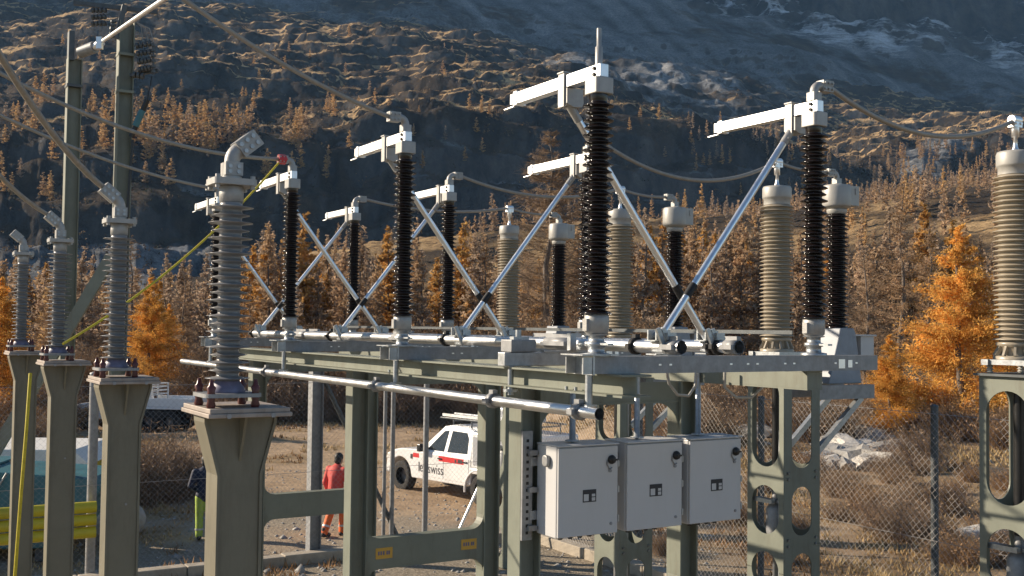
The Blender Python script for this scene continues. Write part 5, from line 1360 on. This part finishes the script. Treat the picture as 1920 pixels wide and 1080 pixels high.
# ------------------------------------------------------------------ dry shrubs
def shrub_mesh(seed, n=700, rad=1.0, h=1.3):
    rs = np.random.default_rng(seed)
    b = rs.normal(size=(n, 3)) * np.array([.28, .28, 0]) * rad
    d = np.stack([rs.normal(size=n) * .45, rs.normal(size=n) * .45, rs.uniform(.5, 1.1, n)], 1); L = h * rs.uniform(.4, 1., (n, 1))
    mid = b + d * L * .55; tip = mid + (d + rs.normal(size=(n, 3)) * .35) * L * .45
    p = [sticks(b, mid, np.full(n, .008), rs, .7), sticks(mid, tip, np.full(n, .0055), rs, .4)]
    m_ = n * 2; i = rs.integers(0, n, m_); s = rs.uniform(.2, 1, (m_, 1)); c = b[i] * (1 - s) + tip[i] * s
    p.append(sticks(c, c + rs.normal(size=(m_, 3)) * .16 * h + np.array([0, 0, .06]), np.full(m_, .0042), rs, .4))
    lv = n; i = rs.integers(0, n, lv); c = tip[i] + rs.normal(size=(lv, 3)) * .1; p.append(leaf_cloud(c, .05, rs))
    return merge(p)
SH = [np_obj('dry_shrub', *shrub_mesh(400 + s), M['twig'], link=False) for s in range(5)]
def shrub(X, Y, k, label, group):
    c = random.choice(SH).copy(); COL.objects.link(c); c.location = (X, Y, ground_z(X, Y) - .03); c.scale = (k * random.uniform(.8, 1.3), k * random.uniform(.8, 1.3), k); c.rotation_euler = (0, 0, random.uniform(0, 6.28)); tag(c, label, 'shrub', group)
for j in range(130):
    x = rs.uniform(380, 1250); Y = rs.uniform(49.5, 56)
    shrub(pxX(x, Y), Y, rs.uniform(1.1, 2.0), 'leafless brown shrub on the bank behind the dirt road', 'shrubs on the bank behind the road')
for j in range(26):
    x = rs.uniform(-60, 330); Y = rs.uniform(33, 60) if x < 120 else rs.uniform(50, 62)
    shrub(pxX(x, Y), Y, rs.uniform(.8, 1.5), 'leafless rusty shrub beside the dirt track on the left', 'shrubs beside the track on the left')
for j in range(5):
    Y = rs.uniform(26.5, 29.5); shrub(pxX(rs.uniform(268, 335), Y), Y, rs.uniform(1.0, 1.35), 'big twiggy shrub between the second and the largest olive posts', 'shrubs between the olive posts')
for j in range(85):
    x = rs.uniform(1230, 1990); Y = rs.uniform(26, 62)
    shrub(pxX(x, Y), Y, rs.uniform(.6, 1.25), 'dry brown shrub on the slope behind the right fence', 'shrubs behind the right fence')
for j in range(46):
    x = rs.uniform(1230, 1960); Y = rs.uniform(15.5, 27)
    shrub(pxX(x, Y), Y, rs.uniform(.22, .5), 'low dry brown scrub in the grass behind the right fence', 'low scrub behind the right fence')
# scrub on the mountain: more small tufts than anyone could count
ns = 15000
cx = rs.uniform(-300, 2200, ns); ck = rs.uniform(2.05, 5.0, ns)
ji = np.clip(np.searchsorted(bx, cx), 0, len(bx) - 1); jj = np.clip(np.searchsorted(kk[:, 0], ck), 0, len(rows) - 1)
keep = fbm(cx / 70, ck * 5, 4, 201) + rs.normal(size=ns) * .18 > -.02
cx, ck, ji, jj = cx[keep], ck[keep], ji[keep], jj[keep]; n = len(cx)
sy = MY[jj, ji] + rs.uniform(-2, 2, n); sx = (cx - 960) / FPX * sy; sz = MZ[jj, ji]
size = rs.uniform(1.0, 3.2, n) * (1 + .5 * (rs.uniform(0, 1, n) > .9)); nt_ = 9
c = np.stack([sx, sy, sz], 1)[:, None] + rs.normal(size=(n, nt_, 3)) * (size[:, None, None] * np.array([.75, .6, .38])) + np.array([0, 0, .3])
v, f = leaf_cloud(c.reshape(-1, 3), 1.0, rs, 1.2); v = (v.reshape(n, nt_ * 3, 3) - c.mean(1)[:, None]) * 1.0 + c.mean(1)[:, None]
o = np_obj('mountain_scrub', v.reshape(-1, 3), f, M['scrub'], attr=('tint', np.repeat(np.clip(.5 + fbm(cx / 50, ck * 6, 3, 205) * 1.3 + rs.normal(size=n) * .2, 0, 1), nt_ * 3))); tag(o, 'dwarf scrub dotted over the mountain slope', 'scrub', kind='stuff')
# ------------------------------------------------------------------ stones and dry grass
for j in range(74):
    Y = rs.uniform(27, 34); x = rs.uniform(1540, 1690) if j < 58 else rs.uniform(1420, 1900); r = rs.uniform(.1, .42) if j % 9 else .55
    X = pxX(x, Y); o = blob('boulder', r, (1.25, .9, .62), 500 + j, M['stonelight'] if j % 4 == 0 else M['stone'], n=1 if j % 2 else 2, amp=.75)
    o.location = (X, Y, ground_z(X, Y) + r * .15); o.rotation_euler = (0, 0, rs.uniform(0, 6)); tag(o, 'grey angular boulder in the rubble heap behind the right fence' if j < 58 else 'loose pale stone on the dry slope behind the right fence', 'rock', 'boulders behind the right fence' if j < 58 else 'loose stones on the dry slope')
o = blob('boulder', .28, (1.5, .9, .55), 777, M['stonelight'], n=3, amp=.3); o.location = (pxX(1838, 17.6), 17.6, ground_z(pxX(1838, 17.6), 17.6) + .05); tag(o, 'flat pale stone in the grass right of the lone dark fence post', 'rock')
ng = 26000
gx_ = rs.uniform(-1, 1, ng); gY = 11 + 42 * rs.uniform(0, 1, ng) ** 1.3; gxp = rs.uniform(-100, 2050, ng); gX = (gxp - 960) / FPX * gY
nzg = fbm(gX / 5, gY / 5, 4, 21) + fbm(gX / 1.8, gY / 1.8, 4, 22); keep = (rs.uniform(0, 1, ng) < np.clip(sstep(gX, .5, 4) * sstep(nzg, -.25, .3) + sstep(nzg, .1, .5) * .5 + sstep(gY, 44, 50), 0, 1))
vg = -(gX - A0.x) * math.sin(YAW) + (gY - A0.y) * math.cos(YAW)
gX, gY = gX[keep], gY[keep]; gZ = base_ground(gX, gY); n = len(gX)
V = []; Tn = []
tint = np.clip(.5 + fbm(gX / 3, gY / 3, 3, 77) * 1.4, 0, 1)
for b in range(5):
    a = rs.uniform(0, 6.28, n); hh = rs.uniform(.04, .13, n) * (1 + .6 * (gY > 25)); wd = .007 + .0006 * gY; ox = rs.normal(size=n) * .07; oy = rs.normal(size=n) * .07; lean = rs.uniform(.1, .9, n) * hh
    c = np.stack([gX + ox, gY + oy, gZ - .01], 1); px_ = np.stack([np.cos(a) * wd, np.sin(a) * wd, 0 * a], 1); tip = c + np.stack([np.cos(a + 1.5) * lean, np.sin(a + 1.5) * lean, hh], 1)
    V.append(np.stack([c - px_, c + px_, tip], 1).reshape(-1, 3)); Tn.append(np.repeat(tint, 3))
V = np.concatenate(V); o = np_obj('dry_grass', V, np.arange(len(V)).reshape(-1, 3), M['straw'], attr=('tint', np.concatenate(Tn))); tag(o, 'dry straw coloured grass over the ground', 'grass', kind='stuff')
ns = 5000
sY = 10 + 24 * rs.uniform(0, 1, ns) ** 1.2; sX = (rs.uniform(-100, 1350, ns) - 960) / FPX * sY; sZ = base_ground(sX, sY); sr = rs.uniform(.012, .05, ns) * (1 + (rs.uniform(0, 1, ns) > .97) * 1.6)
oc = np.array([(1, 0, 0), (-1, 0, 0), (0, 1, 0), (0, -1, 0), (0, 0, .7), (0, 0, -.5)], float); of = np.array([(0, 2, 4), (2, 1, 4), (1, 3, 4), (3, 0, 4), (2, 0, 5), (1, 2, 5), (3, 1, 5), (0, 3, 5)])
V = (oc[None] * (sr[:, None, None] * rs.uniform(.6, 1.4, (ns, 6, 1))) + np.stack([sX, sY, sZ], 1)[:, None]).reshape(-1, 3); Fc = (of[None] + (np.arange(ns) * 6)[:, None, None]).reshape(-1, 3)
o = np_obj('gravel', V, Fc, M['stone']); tag(o, 'loose gravel scattered over yard and track', 'gravel', kind='stuff')

# ------------------------------------------------------------------ mountain air
ztop = float(MZ.max()) + 15; mb = MB(); mb.box((-6200, -900, float(MZ.min()) - 3), (5400, 3600, ztop))
air = bpy.data.materials.new('air'); air.use_nodes = True; t_ = air.node_tree; t_.nodes.remove(t_.nodes['Principled BSDF'])
pv = t_.nodes.new('ShaderNodeVolumePrincipled'); pv.inputs['Color'].default_value = (.30, .58, 1, 1); pv.inputs['Density'].default_value = HAZE; pv.inputs['Absorption Color'].default_value = (1, 1, 1, 1); pv.inputs['Anisotropy'].default_value = 0.
t_.links.new(pv.outputs[0], t_.nodes['Material Output'].inputs['Volume'])
o = mb.build('haze', air); tag(o, 'thin blue mountain air over the valley', 'haze', kind='stuff')
